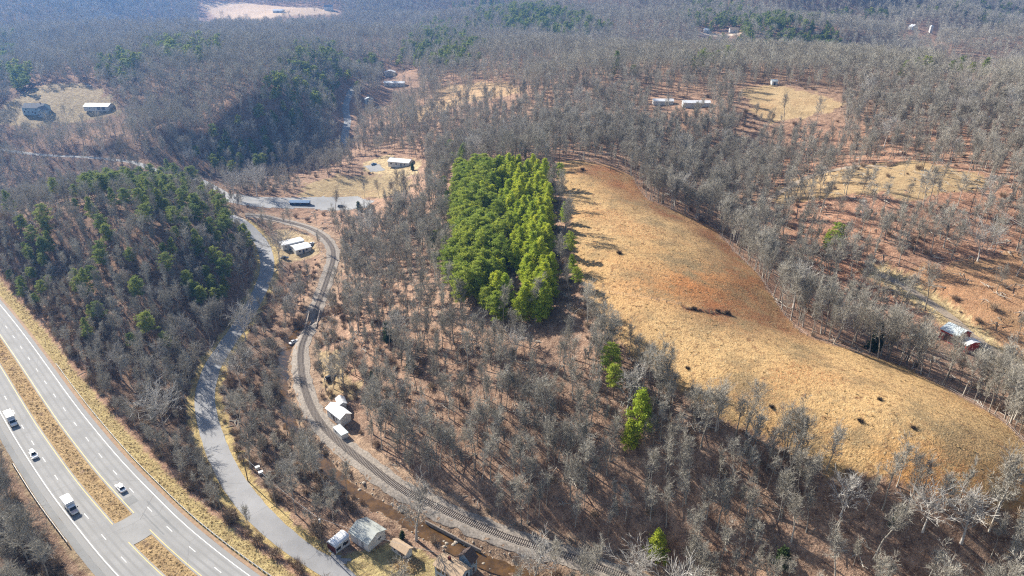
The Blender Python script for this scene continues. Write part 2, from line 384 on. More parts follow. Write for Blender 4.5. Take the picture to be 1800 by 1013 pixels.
# ------------------------------------------------------------------ object helpers
def tag(o, label=None, cat=None, group=None, kind=None):
    if label: o['label'] = label
    if cat: o['category'] = cat
    if group: o['group'] = group
    if kind: o['kind'] = kind
    return o
def empty(name, loc, rz=0, label=None, cat=None, group=None):
    o = bpy.data.objects.new(name, None); COL.objects.link(o); o.location = loc; o.rotation_euler = (0, 0, rz)
    o.empty_display_size = .5
    return tag(o, label, cat, group)
def mesh_np(name, V, Fc, mats, midx=None, smooth=False):
    """V (n,3); Fc list of arrays (k,3)/(k,4)"""
    me = bpy.data.meshes.new(name)
    V = np.asarray(V, np.float32)
    if not isinstance(Fc, list): Fc = [Fc]
    Fc = [np.asarray(f, np.int32) for f in Fc if len(f)]
    loops = np.concatenate([f.ravel() for f in Fc]) if Fc else np.zeros(0, np.int32)
    tot = np.concatenate([np.full(len(f), f.shape[1], np.int32) for f in Fc])
    st = np.concatenate([[0], np.cumsum(tot)[:-1]]).astype(np.int32)
    me.vertices.add(len(V)); me.vertices.foreach_set('co', V.ravel())
    me.loops.add(len(loops)); me.loops.foreach_set('vertex_index', loops)
    me.polygons.add(len(tot)); me.polygons.foreach_set('loop_start', st); me.polygons.foreach_set('loop_total', tot)
    for m in mats: me.materials.append(m)
    if midx is not None: me.polygons.foreach_set('material_index', np.asarray(midx, np.int32))
    if smooth: me.polygons.foreach_set('use_smooth', np.ones(len(tot), bool))
    me.update(calc_edges=True); me.validate()
    return me
def add(name, me, parent=None, loc=(0, 0, 0), rz=0):
    o = bpy.data.objects.new(name, me); COL.objects.link(o); o.parent = parent; o.location = loc
    if rz: o.rotation_euler = (0, 0, rz)
    return o
class MB:
    def __init__(s): s.v = []; s.f = []
    def poly(s, *P):
        n = len(s.v); s.v += [tuple(p) for p in P]; s.f.append(tuple(range(n, n + len(P))))
    def box(s, x0, x1, y0, y1, z0, z1):
        n = len(s.v); s.v += [(x0,y0,z0),(x1,y0,z0),(x1,y1,z0),(x0,y1,z0),(x0,y0,z1),(x1,y0,z1),(x1,y1,z1),(x0,y1,z1)]
        s.f += [tuple(n + i for i in q) for q in ((0,3,2,1),(4,5,6,7),(0,1,5,4),(1,2,6,5),(2,3,7,6),(3,0,4,7))]; return s
    def tube(s, P, R, n=8, cap=True):
        P = [Vector(p) for p in P]; rings = []
        if not hasattr(R, '__len__'): R = [R] * len(P)
        for i, p in enumerate(P):
            d = (P[min(i + 1, len(P) - 1)] - P[max(i - 1, 0)]).normalized()
            a = d.orthogonal().normalized(); b = d.cross(a); k = len(s.v)
            s.v += [tuple(p + (a * math.cos(2 * math.pi * j / n) + b * math.sin(2 * math.pi * j / n)) * R[i]) for j in range(n)]
            rings.append(k)
        for a, b in zip(rings, rings[1:]):
            for j in range(n): s.f.append((a + j, a + (j + 1) % n, b + (j + 1) % n, b + j))
        if cap: s.f.append(tuple(rings[0] + j for j in reversed(range(n)))); s.f.append(tuple(rings[-1] + j for j in range(n)))
        return s
    def loft(s, rings):
        ks = []
        for r in rings: ks.append(len(s.v)); s.v += [tuple(p) for p in r]
        n = len(rings[0])
        for a, b in zip(ks, ks[1:]):
            for j in range(n): s.f.append((a + j, a + (j + 1) % n, b + (j + 1) % n, b + j))
        s.f.append(tuple(ks[0] + j for j in reversed(range(n)))); s.f.append(tuple(ks[-1] + j for j in range(n))); return s
    def build(s, name, mat, parent=None, smooth=False, bevel=0):
        me = bpy.data.meshes.new(name); me.from_pydata(s.v, [], s.f); me.materials.append(mat)
        if smooth: me.polygons.foreach_set('use_smooth', [True] * len(me.polygons))
        me.update(); o = add(name, me, parent)
        if bevel:
            b = o.modifiers.new('bevel', 'BEVEL'); b.width = bevel; b.segments = 2; b.limit_method = 'ANGLE'
        return o

# ------------------------------------------------------------------ ground sheet
def ribbon_frame(path):
    P = path[:, :2]; T = np.gradient(P, axis=0); T /= np.linalg.norm(T, axis=1)[:, None] + 1e-9
    return P, np.c_[T[:, 1], -T[:, 0]]        # right-hand normal when walking along the path
def ribbon(name, path, o0, o1, dz, mat, step=1.5, parent=None, i0=0, i1=None, wob=0, skirt=0):
    P, N = ribbon_frame(path); P = P[i0:i1]; N = N[i0:i1]
    k = max(1, int(round(abs(o1 - o0) / step))); off = np.linspace(o0, o1, k + 1)
    XY = P[:, None] + N[:, None] * off[None, :, None]
    if wob:
        for c in (0, k):
            XY[:, c] += N * ((fbm(P[:, 0] / 3 + c * 9, P[:, 1] / 3, 8) - .5) * 2 * wob)[:, None]
    Z = hgt(XY[..., 0], XY[..., 1]) + dz
    if skirt: Z[:, 0] -= skirt; Z[:, -1] -= skirt
    V = np.dstack([XY, Z]).reshape(-1, 3); n, q = XY.shape[:2]
    I = np.arange(n * q).reshape(n, q)
    Fc = np.stack([I[:-1, :-1], I[:-1, 1:], I[1:, 1:], I[1:, :-1]], -1).reshape(-1, 4)
    if N[0] @ N[0] > 0:
        v = V[Fc[0]]; 
        if np.cross(v[1] - v[0], v[2] - v[0])[2] < 0: Fc = Fc[:, ::-1]
    me = mesh_np(name, V, Fc, [mat]); a_ = me.attributes.new('across', 'FLOAT', 'POINT'); a_.data.foreach_set('value', np.tile(off, n).astype(np.float32))
    return add(name, me, parent)
def jit(x, y, a=2.5, s=4): return x + (fbm(x / 6, y / 6, s) - .47) * 2 * a, y + (fbm(x / 6 + 31, y / 6, s + 1) - .47) * 2 * a
JX, JY = jit(GX, GY)
FX, FY = jit(GX, GY, 9, 11)
cov = np.zeros(GX.shape + (3,)); kin = np.zeros(GX.shape + (3,))
n1 = fbm(GX / 60, GY / 60, 21)[..., None]; n2 = fbm(GX / 17, GY / 17, 33)[..., None]
cov[:] = np.array((.225,.16,.12)) * (1 - n1) + np.array((.35,.215,.145)) * n1
cov = cov * (.7 + .6 * n2)
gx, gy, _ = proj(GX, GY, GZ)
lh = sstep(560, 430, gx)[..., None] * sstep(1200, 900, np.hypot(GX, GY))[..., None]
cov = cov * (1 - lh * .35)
redr = (sstep(1280, 1420, gx) * sstep(200, 260, gy) * sstep(620, 560, gy))[..., None] * (fbm(GX / 35, GY / 35, 44)[..., None])
cov = cov * (1 - redr) + np.array((.37,.19,.12)) * redr
def paint(poly, col, k=0, X=JX, Y=JY, amt=1.0, pas=0.0):
    m = in_poly(poly, X, Y); cov[m] = cov[m] * (1 - amt) + np.array(col) * amt; kin[m, 0] = pas; return m
_p = cast(330, 880); sideR = seg_dist(hw_c, np.array([_p[0]]), np.array([_p[1]]), 60)[1][0]
m = in_poly(A['pasture'], JX, JY)
q = fbm(GX / 45, GY / 45, 51)[m][:, None]; q2 = fbm(GX / 12, GY / 12, 55)[m][:, None]
base = np.array((.52,.36,.185)) * (1 - q) + np.array((.47,.295,.125)) * q
# rusty strip along the far edge and the near right part
far_edge = spline(castl([(1060,300),(1110,315),(1140,355),(1255,405),(1345,505),(1385,562),(1330,545),(1280,545)]), 6)
de, _, _ = seg_dist(far_edge, GX, GY, 60); de = de[m][:, None]
rust = sstep(27, 3, de) * (.15 + 1.7 * q2 ** 1.3)
base = base * (1 - np.clip(rust, 0, .9)) + np.array((.22,.095,.05)) * np.clip(rust, 0, .9)
lower = sstep(700, 860, gy[m])[:, None] * sstep(.4, .6, q2)
orng = np.exp(-(((gx[m] - 1215) / 110) ** 2 + ((gy[m] - 500) / 34) ** 2))[:, None] * (.3 + q2); orng = orng * 1.0; base = base * (1 - .75 * np.clip(orng, 0, 1)) + np.array((.44,.15,.045)) * .85 * np.clip(orng, 0, 1)
base = base * (1 - .6 * lower) + np.array((.42,.20,.06)) * .6 * lower
cov[m] = base; kin[m, 0] = 1
bk = spline(castl([(1205,542),(1225,545),(1265,549),(1290,556)]), 2.0); d_ = seg_dist(bk, GX, GY, 20)[0] + (fbm(GX / 3, GY / 3, 61) - .5) * 2; mk_ = d_ < 1.6; cov[mk_] = (.16,.07,.04)
paint(A['field_a'], (.46,.34,.19), X=FX, Y=FY, pas=.7); paint(A['field_b'], (.40,.30,.16), X=FX, Y=FY, amt=.85, pas=.6)
paint(A['field_c'], (.44,.27,.14), X=FX, Y=FY, amt=.55, pas=.5); paint(A['field_d'], (.46,.33,.19), X=FX, Y=FY, amt=.8, pas=.5)
paint(A['lawn_a'], (.32,.255,.14), X=FX, Y=FY, amt=.85, pas=.3); paint(A['yard_far'], (.34,.29,.17), amt=.65, X=FX, Y=FY); paint(A['field_far'], (.50,.38,.27), pas=.3, X=GX, Y=GY)
paint(A['strip_far'], (.6,.5,.4), X=GX, Y=GY); paint(A['quarry'], (.55,.42,.32)); paint(A['lawn_b'], (.37,.31,.14), amt=.85, pas=.15, X=JX, Y=JY)
paint(A['dry_grass'], (.38,.31,.17), X=FX, Y=FY, amt=.7, pas=.2); paint(A['rv_yard'], (.38,.30,.18)); paint(A['house_c'], (.42,.33,.19))
def paint_line(path, d0, d1, col, side=0, amt=1.0, pas=0.0, jj=1.0):
    d, s, _ = seg_dist(path, GX, GY, d1 + 6); d = d + (fbm(GX / 4, GY / 4, 66) - .47) * 2 * jj
    m = (d >= d0) & (d < d1)
    if side: m &= (s == side)
    cov[m] = cov[m] * (1 - amt) + np.array(col) * amt; kin[m, 0] = pas
paint_line(hw_c, 0, 3.4, (.38,.27,.14), pas=.35, jj=.3)
paint_line(hw_c, 12, 17.2, (.39,.31,.145), side=sideR, pas=.3, jj=.8); paint_line(hw_c, 12, 15, (.30,.24,.15), side=-sideR, amt=.6, pas=.1, jj=1.5); paint_line(hw_c, 17.2, 21, (.36,.22,.15), side=sideR, amt=.7, jj=1.0)
paint_line(side_road, 0, 6.2, (.42,.33,.15), pas=.3, jj=2.0)
paint_line(rail, 0, 7.0, (.31,.22,.155), pas=.0, jj=1.5)
paint_line(creek, 0, 4.0, (.27,.19,.13), amt=.7, jj=1.5)
paint_line(lane, 0, 6, (.42,.33,.18), jj=1.0)
I = np.arange(NR * NC).reshape(NR, NC)
Fc = np.stack([I[:-1, :-1], I[:-1, 1:], I[1:, 1:], I[1:, :-1]], -1).reshape(-1, 4)
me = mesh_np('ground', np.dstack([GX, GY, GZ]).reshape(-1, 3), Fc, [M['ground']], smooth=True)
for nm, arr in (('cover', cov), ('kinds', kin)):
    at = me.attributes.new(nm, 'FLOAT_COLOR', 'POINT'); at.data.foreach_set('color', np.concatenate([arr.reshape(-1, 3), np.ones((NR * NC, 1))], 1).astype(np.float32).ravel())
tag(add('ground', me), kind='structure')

# ------------------------------------------------------------------ roads, railway, water
hw = empty('highway', (0, 0, 0)); tag(hw, kind='structure')
ns = len(hw_c)
hwP, hwN = ribbon_frame(hw_c)
hw_s = np.concatenate([[0], np.cumsum(np.linalg.norm(np.diff(hwP, axis=0), axis=1))])
def near_i(path, px, py):
    p = cast(px, py); return int(np.argmin(np.hypot(path[:, 0] - p[0], path[:, 1] - p[1])))
ia, ib = near_i(hw_c, 213, 912), near_i(hw_c, 246, 950)
def resample(P, s, step=1.0):
    q = np.arange(0, s[-1], step); return np.c_[np.interp(q, s, P[:, 0]), np.interp(q, s, P[:, 1])], q
hwF, hwQ = resample(hwP, hw_s, 1.0)
qa, qb = hw_s[ia], hw_s[ib]
A0, A1 = int(qa), int(qb)
dz = .05
for nm, a, b in (('far_carriageway', -11.7, -2.45), ('near_carriageway', 2.45, 11.9)):
    ribbon(nm, hwF, a, b, dz, M['asphalt'], parent=hw)
ribbon('crossover', hwF, -2.45, 2.45, dz, M['asphalt'], parent=hw, i0=A0, i1=A1 + 1)
ribbon('far_shoulder', hwF, -12.7, -11.7, dz - .01, M['shoulder_dirt'], parent=hw, wob=.15)
ribbon('near_shoulder', hwF, 11.9, 13.6, dz - .01, M['asphalt_dark'], parent=hw, wob=.2)
def line(off, wdt, mat, q0=0, q1=None, name='edge_line'):
    q1 = len(hwF) - 1 if q1 is None else q1
    return ribbon(name, hwF[int(q0):int(q1)], off - wdt / 2, off + wdt / 2, dz + .012, mat, parent=hw)
line(-10.15, .22, M['white_paint']); line(9.95, .22, M['white_paint'])
for o in (-2.95, 2.95):
    line(o, .2, M['yellow_paint'], 0, qa + 1.5, 'median_line'); line(o, .2, M['yellow_paint'], qb - 2, None, 'median_line')
for off, ref in ((-6.55, (256, 899)), (6.55, (183, 943))):
    p = cast(*ref); q0 = hwQ[int(np.argmin(np.hypot(hwF[:, 0] - p[0], hwF[:, 1] - p[1])))]
    V = []; Fq = []
    T = np.gradient(hwF, axis=0); T /= np.linalg.norm(T, axis=1)[:, None]
    for k in range(-60, 30):
        q = q0 + k * 12.2
        if q < 0 or q > hwQ[-1] - 4: continue
        i = int(q); n = len(V); t = T[i]; nn = np.array([t[1], -t[0]])
        for a, b in ((-1.55, -.085), (-1.55, .085), (1.55, .085), (1.55, -.085)):
            p = hwF[i] + t * (a + q - i) + nn * (off + b); V.append((p[0], p[1], float(hgt(p[0], p[1])) + dz + .014))
        Fq.append((n, n + 3, n + 2, n + 1))
    add('lane_dashes', mesh_np('lane_dashes', V, np.array(Fq), [M['white_paint']]), hw)
# tar patches at the crossover
for off, a, b, wd in ((-4.5, A0 - 8, A0 - 3, 3.0), (-7.6, A0 - 2, A1 + 6, .5), (-4.6, A0 + 2, A1 + 4, .4)):
    ribbon('tar_patch', hwF[a:b], off - wd / 2, off + wd / 2, dz + .006, M['asphalt_dark'], parent=hw, wob=.1)

def guardrail(path, off, name, label, q0, q1, zoff=0.0):
    P, N = ribbon_frame(path[int(q0):int(q1)]); X = P + N * off; Z = hgt(X[:, 0], X[:, 1])
    k = len(X) // 2
    root = empty(name, (X[k, 0], X[k, 1], Z[k]), 0, label, 'guardrail')
    o = Vector((X[k, 0], X[k, 1], Z[k]))
    mb = MB(); prof = [(-.04, .45), (.04, .50), (-.02, .58), (.04, .66), (-.04, .74), (-.07, .74), (-.07, .45)]
    rings = [[(X[i, 0] + N[i, 0] * a - o.x, X[i, 1] + N[i, 1] * a - o.y, Z[i] + b - o.z) for a, b in prof] for i in range(0, len(X), 3)]
    mb.loft(rings); mb.build('rail_beam', M['galv'], root)
    pp = MB(); pp.box(-.09, .09, -.11, .11, -.2, .72)
    me0 = None; S_ = 4 if len(X) / 2 > 90 * 2 else 2
    js = list(range(0, len(X), 2))
    vis = []
    for j in js:
        x, y = X[j] + N[j] * (.14 if off > 0 else -.14) * np.sign(off) * np.sign(off)
        px, py, _ = proj(x, y, Z[j]); vis.append((-20 < px < 1820 and -20 < py < 1040, j, x, y))
    vis = [v for v in vis if v[0]][:100]
    for _, j, x, y in vis:
        if me0 is None: po = pp.build('post', M['post'], root); me0 = po.data
        else: po = add('post', me0, root)
        po.location = (x - o.x, y - o.y, Z[j] - o.z)
qr0 = hwQ[int(np.argmin(np.hypot(*(hwF - cast(98, 642)).T)))]
guardrail(hwF, -12.95, 'guardrail', 'long pale guardrail along the grassy bank on the far side of the highway', qr0, hwQ[-1] - 30)
ql0 = hwQ[int(np.argmin(np.hypot(*(hwF - cast(40, 812)).T)))]; ql1 = hwQ[int(np.argmin(np.hypot(*(hwF - cast(142, 960)).T)))]
guardrail(hwF, 14.0, 'guardrail', 'short guardrail beside the bare trees in the lower left corner', ql0, ql1)

def road(name, path, hwid, mat, dz=.06, wob=.25):
    P = path[:, :2]; s = np.concatenate([[0], np.cumsum(np.linalg.norm(np.diff(P, axis=0), axis=1))]); Q, _ = resample(P, s, 1.2)
    return tag(ribbon(name, Q, -hwid, hwid, dz, mat, step=1.0, wob=wob), kind='structure')
road('side_road', side_road, 3.6, M['asphalt_side']); road('valley_road', valley_road, 2.7, M['asphalt_valley'])
road('valley_lane', up_road, 3.4, M['asphalt_side']); road('farm_lane', lane, 2.0, M['gravel'], wob=.4); road('farm_track', track, 1.5, M['gravel'], wob=.5)
bal = road('track_bed', rail, 3.6, M['ballast'], dz=.12, wob=1.0)
s = np.concatenate([[0], np.cumsum(np.linalg.norm(np.diff(rail[:, :2], axis=0), axis=1))]); railF, _ = resample(rail[:, :2], s, 1.2)
rr = empty('railway_track', (railF[0, 0], railF[0, 1], 0)); tag(rr, kind='structure')
off0 = (railF[0, 0], railF[0, 1], 0)
P, N = ribbon_frame(railF); Z = hgt(P[:, 0], P[:, 1]) + .12
for sg in (-1, 1):
    mb = MB(); X = P + N * .74 * sg
    rings = [[(X[i, 0] + N[i, 0] * a - off0[0], X[i, 1] + N[i, 1] * a - off0[1], Z[i] + b) for a, b in ((-.05, .12), (.05, .12), (.04, .28), (-.04, .28))] for i in range(len(X))]
    mb.loft(rings); mb.build('rail', M['steel_rail'], rr)
mb = MB(); sx, _ = resample(rail[:, :2], s, .62); P, N = ribbon_frame(sx); Z = hgt(P[:, 0], P[:, 1]) + .1
for i in range(len(sx)):
    t = np.array([-N[i, 1], N[i, 0]]); n0 = len(mb.v); a = 1.3 + random.uniform(-.06, .06)
    for zz in (.0, .17):
        for u, v in ((-a, -.13), (a, -.13), (a, .13), (-a, .13)):
            p = P[i] + N[i] * u + t * v; mb.v.append((p[0] - off0[0], p[1] - off0[1], Z[i] + zz))
    mb.f += [tuple(n0 + k for k in q) for q in ((4,5,6,7),(0,1,5,4),(1,2,6,5),(2,3,7,6),(3,0,4,7))]
so = mb.build('sleepers', M['sleeper'], rr); so['kind'] = 'structure'
P = creek[:, :2]; s = np.concatenate([[0], np.cumsum(np.linalg.norm(np.diff(P, axis=0), axis=1))]); crF, _ = resample(P, s, 1.5)
P, N = ribbon_frame(crF); off = np.linspace(-3.2, 3.2, 5); XY = P[:, None] + N[:, None] * off[None, :, None]
zc = hgt(P[:, 0], P[:, 1]); zc = np.convolve(np.pad(zc, 6, 'edge'), np.ones(13) / 13, 'valid') + .42
V = np.dstack([XY, np.repeat(zc[:, None], 5, 1)]).reshape(-1, 3); n = len(P); I2 = np.arange(n * 5).reshape(n, 5)
Fc = np.stack([I2[:-1, :-1], I2[1:, :-1], I2[1:, 1:], I2[:-1, 1:]], -1).reshape(-1, 4)
tag(add('creek_water', mesh_np('creek_water', V, Fc, [M['water']])), kind='structure')
# parking apron in the valley
def apron(name, poly, mat, dz=.08, step=2.0):
    x0, y0 = poly.min(0); x1, y1 = poly.max(0)
    xs = np.arange(x0, x1, step); ys = np.arange(y0, y1, step); X, Y = np.meshgrid(xs, ys)
    ins = in_poly(poly, *jit(X, Y, 1.0)); V = np.dstack([X, Y, hgt(X, Y) + dz]).reshape(-1, 3)
    I3 = np.arange(X.size).reshape(X.shape); q = ins[:-1, :-1] & ins[1:, :-1] & ins[1:, 1:] & ins[:-1, 1:]
    Fc = np.stack([I3[:-1, :-1], I3[:-1, 1:], I3[1:, 1:], I3[1:, :-1]], -1)[q]
    return tag(add(name, mesh_np(name, V, Fc, [mat])), kind='structure')
apron('parking_apron', A['parking'], M['asphalt_valley']); apron('driveway', A['drive_b'], M['asphalt_side'], .07, 1.0)
hc = castl([(636,292),(668,288),(680,300),(650,303)]); apron('house_driveway', hc, M['asphalt_valley'], .08, 1.5)

# ------------------------------------------------------------------ tree makers
def seg_faces(P0, P1, R0, R1, n):
    """arrays of tapered prisms -> verts, faces (quads)"""
    D = P1 - P0; L = np.linalg.norm(D, axis=1, keepdims=True) + 1e-9; D = D / L
    up = np.where(np.abs(D[:, 2:3]) < .9, np.array([[0, 0, 1.]]), np.array([[1., 0, 0]]))
    a = np.cross(D, up); a /= np.linalg.norm(a, axis=1, keepdims=True); b = np.cross(D, a)
    m = len(P0); V = np.zeros((m, 2 * n, 3))
    for k in range(n):
        c, s_ = math.cos(2 * math.pi * k / n), math.sin(2 * math.pi * k / n); o = a * c + b * s_
        V[:, k] = P0 + o * R0[:, None]; V[:, n + k] = P1 + o * R1[:, None]
    base = (np.arange(m) * 2 * n)[:, None]
    F_ = np.concatenate([np.stack([base[:, 0] + k, base[:, 0] + (k + 1) % n, base[:, 0] + n + (k + 1) % n, base[:, 0] + n + k], -1) for k in range(n)])
    return V.reshape(-1, 3), F_
def tri_twigs(P0, P1, R):
    D = P1 - P0; r = rng.normal(size=D.shape); a = np.cross(D, r); a /= np.linalg.norm(a, axis=1, keepdims=True) + 1e-9
    V = np.stack([P0 + a * R[:, None], P0 - a * R[:, None], P1], 1).reshape(-1, 3)
    return V, np.arange(len(V)).reshape(-1, 3)
def rotdir(d, ang, az):
    d = d / np.linalg.norm(d); u = np.cross(d, [0, 0, 1.]) if abs(d[2]) < .95 else np.cross(d, [1., 0, 0])
    u /= np.linalg.norm(u); v = np.cross(d, u)
    return d * math.cos(ang) + (u * math.cos(az) + v * math.sin(az)) * math.sin(ang)
def bare_tree(seed, Ht, spread=.32, base=.35, lod=0, thick=1.0, fork=False, tw=1.0, mnr=None):
    """returns (trunk verts, faces), (crown quads), (twig tris)"""
    R = np.random.default_rng(seed)
    r0 = Ht * .0125 * thick; trunk = []; limb = []; twig = []
    n = 7; p = np.zeros(3); d = np.array([0, 0, 1.]); pts_ = [p]
    top = Ht * (.55 if fork else .82)
    for i in range(n):
        d = d + R.normal(0, .05, 3); d[2] = max(d[2], .8); d /= np.linalg.norm(d); p = p + d * top / n; pts_.append(p)
    rad = [r0 * (1.25 if i == 0 else 1) * (1 - .72 * i / n) for i in range(n + 1)]
    for i in range(n): trunk.append((pts_[i], pts_[i + 1], rad[i], rad[i + 1]))
    def at(t):
        k = min(n - 1, int(t * n)); f = t * n - k; return pts_[k] * (1 - f) + pts_[k + 1] * f, rad[k] * (1 - f) + rad[k + 1] * f
    nl = (15 if lod == 0 else 9); tips = []
    def grow(p, d, L, r, depth):
        k = 3 if depth < 2 else 2
        q = p; dd = d; rr_ = r
        for i in range(k):
            dd = dd + R.normal(0, .13, 3); dd[2] += .10; dd /= np.linalg.norm(dd)
            q2 = q + dd * L / k; r2 = rr_ * (.72 if depth < 2 else .6)
            limb.append((q, q2, rr_, r2, depth))
            if depth < (2 if lod == 0 else 1):
                for j in range(2 if i or depth else 1):
                    grow(q2, rotdir(dd, R.uniform(.4, .95), R.uniform(0, 6.28)), L * R.uniform(.4, .62), r2 * .62, depth + 1)
            else: tips.append((q, q2, dd, L))
            q, rr_ = q2, r2
        tips.append((q, q, dd, L))
    for i in range(nl):
        t = base + (1 - base) * (i + R.uniform(0, .8)) / nl; t = min(t, .99)
        if fork: t = .62 + .38 * (i / nl)
        p, r = at(t); az = i * 2.4 + R.uniform(-.5, .5)
        f = (t - base) / (1 - base); prof = math.sin(math.pi * min(1, .22 + .62 * f)) 
        L = Ht * spread * (.55 + .6 * prof) * R.uniform(.8, 1.2) * (1.35 if fork else 1)
        ang = R.uniform(.45, .9) * (1 - .5 * f) if not fork else R.uniform(.25, .8)
        grow(p, rotdir(np.array([0, 0, 1.]), ang, az), L, r * R.uniform(.38, .6), 0)
    grow(pts_[-1], np.array([R.normal(0, .1), R.normal(0, .1), 1.]), Ht * .2, rad[-1], 0)
    per = (1.2 if lod == 0 else 2.6) * tw
    for (a, b, dd, L) in tips:
        for j in range(int(per + R.uniform(0, 1))):
            q = a + (b - a) * R.uniform(0, 1); l = (.55 + R.uniform(0, .9)) * (1.0 if lod == 0 else 1.9) * Ht / 18
            e = rotdir(dd, R.uniform(.1, 1.0), R.uniform(0, 6.28)); e[2] += .15
            twig.append((q, q + e * l))
    T = trunk; tp = np.array([x[0] for x in T]), np.array([x[1] for x in T]), np.array([x[2] for x in T]), np.array([x[3] for x in T])
    lp = [x for x in limb]; mn = mnr or (.036 if lod == 0 else .05)
    tv, tf = seg_faces(*tp, 6 if lod == 0 else 4)
    lv, lf = seg_faces(np.array([x[0] for x in lp]), np.array([x[1] for x in lp]), np.array([max(x[2], mn) for x in lp]), np.array([max(x[3], mn * .8) for x in lp]), 4 if lod == 0 else 3)
    wv, wf = tri_twigs(np.array([x[0] for x in twig]), np.array([x[1] for x in twig]), np.full(len(twig), (.024 if lod == 0 else .05)))
    k = Ht / max(wv[:, 2].max(), lv[:, 2].max()); sc_ = np.array([k ** .7, k ** .7, k])
    return (tv * sc_, tf), (lv * sc_, lf), (wv * sc_, wf)
def leaf_faces(C, size, R, up=.3):
    n = len(C); a = R.normal(size=(n, 3)); a /= np.linalg.norm(a, axis=1, keepdims=True); r = R.normal(size=(n, 3)); r[:, 2] += up
    b = np.cross(a, r); b /= np.linalg.norm(b, axis=1, keepdims=True) + 1e-9
    s_ = (size * R.uniform(.6, 1.4, n))[:, None]
    V = np.stack([C + a * s_, C - a * s_ * .6 + b * s_ * .55, C - a * s_ * .6 - b * s_ * .55], 1).reshape(-1, 3)
    return V, np.arange(len(V)).reshape(-1, 3)
def pine_tree(seed, Ht, kind='pine', lod=0):
    R = np.random.default_rng(seed); n = 6
    r0 = Ht * .014; pts_ = [np.zeros(3)]; d = np.array([0, 0, 1.])
    for i in range(n): d = d + R.normal(0, .03, 3); d /= np.linalg.norm(d); pts_.append(pts_[-1] + d * Ht * .97 / n)
    P = np.array(pts_); rad = np.array([r0 * (1 - .9 * i / n) for i in range(n + 1)])
    tv, tf = seg_faces(P[:-1], P[1:], rad[:-1], rad[1:], 5)
    C = []; L0 = []; base = {'pine': .38, 'young': .12, 'spruce': .04, 'cedar': .03}[kind]
    rmax = {'pine': .22, 'young': .26, 'spruce': .25, 'cedar': .2}[kind] * Ht
    nb = int({'pine': 34, 'young': 44, 'spruce': 60, 'cedar': 40}[kind] * (1 if lod == 0 else .55))
    for i in range(nb):
        t = base + (1 - base) * ((i + R.uniform(0, 1)) / nb) ** .95; k = min(n - 1, int(t * n)); f = t * n - k; p = P[k] * (1 - f) + P[k + 1] * f
        u = (t - base) / (1 - base)
        prof = {'pine': math.sin(math.pi * min(.98, .28 + .66 * u)) ** .8, 'young': (1 - u) ** .72 * min(1, .5 + 3 * u), 'spruce': (1 - u) ** .9, 'cedar': (1 - u ** 2.2) * min(1, .6 + 2 * u)}[kind]
        L = rmax * (prof * R.uniform(.7, 1.2) + .05); az = i * 2.4 + R.uniform(-.6, .6)
        e = np.array([math.cos(az), math.sin(az), R.uniform(-.05, .35)]); q = p + e * L; L0.append((p, q))
        m = int((5 if lod == 0 else 3) * (1 + L / 1.6))
        for j in range(m):
            s_ = R.uniform(.3, 1.05); c = p + e * L * s_ + R.normal(0, .14 + .06 * L, 3) * np.array([1, 1, .55]); C.append(c)
    L0 = np.array(L0); lv, lf = seg_faces(L0[:, 0], L0[:, 1], np.full(len(L0), .045), np.full(len(L0), .02), 3)
    C = np.array(C); per = 11 if lod == 0 else 4
    sz = .25 if lod == 0 else .62
    CC = np.repeat(C, per, 0) + R.normal(0, .33 if lod == 0 else .4, (len(C) * per, 3)) * np.array([1, 1, .6])
    fv, ff = leaf_faces(CC, sz, R)
    return (tv, tf), (lv, lf), (fv, ff)
def comb(parts):
    V = []; Fl = []; mi = []; o = 0
    for (v, f), k in parts:
        V.append(v); Fl.append(f + o); o += len(v); mi.append((f.shape[1], k, len(f)))
    # faces must be given grouped; keep order
    return np.concatenate(V), Fl, np.concatenate([np.full(c, k) for _, k, c in mi])
PROTO = {}
def make_proto(key, parts, tmat, cmat, fmat):
    (t, l, w_) = parts
    tr = mesh_np(key + '_trunk', t[0], t[1], [tmat])
    V, Fl, mi = comb([(l, 0), (w_, 1)]); cr = mesh_np(key + '_crown', V, Fl, [cmat, fmat], mi)
    V, Fl, mi = comb([(t, 0), (l, 1), (w_, 2)]); al = mesh_np(key + '_whole', V, Fl, [tmat, cmat, fmat], mi)
    PROTO[key] = (tr, cr, al)
BV = [(19,.13,.50,.62,.95),(17,.15,.42,.7,.9),(21,.12,.56,.55,1.0),(16,.20,.34,.9,.95),(18,.22,.30,1.0,1.1),(20,.16,.45,.7,1.0),(15,.17,.36,.75,.8),(19,.19,.40,.85,1.0)]
BV += [(15,.085,.45,.42,.75),(18,.08,.55,.40,.8),(12,.10,.40,.45,.7),(20,.10,.60,.5,.85)]
for k, (h_, sp_, ba_, tw_, th_) in enumerate(BV):
    make_proto(f'bare{k}', bare_tree(100 + k, h_, spread=sp_, base=ba_, thick=th_, tw=tw_), M['bark'], M['bark'], M['twig'])
for k in range(6):
    make_proto(f'far{k}', bare_tree(200 + k, 18, spread=.25 + .02 * (k % 3), base=.28 + .06 * (k % 3), lod=1), M['bark'], M['twig'], M['twig'])
for k in range(4):
    make_proto(f'white{k}', bare_tree(300 + k, 19, spread=.40 if k % 2 == 0 else .30, base=.3, thick=1.8, fork=(k % 2 == 0), tw=1.3, mnr=.06), M['white_bark'], M['white_bark'], M['white_twig'])
for k in range(4):
    make_proto(f'pine{k}', pine_tree(400 + k, 15 + k, 'pine'), M['pine_bark'], M['pine_bark'], M['pine'])
for k in range(4):
    make_proto(f'dull{k}', pine_tree(480 + k, 14 + k, 'pine' if k != 2 else 'young'), M['pine_bark'], M['pine_bark'], M['pine_dull'])
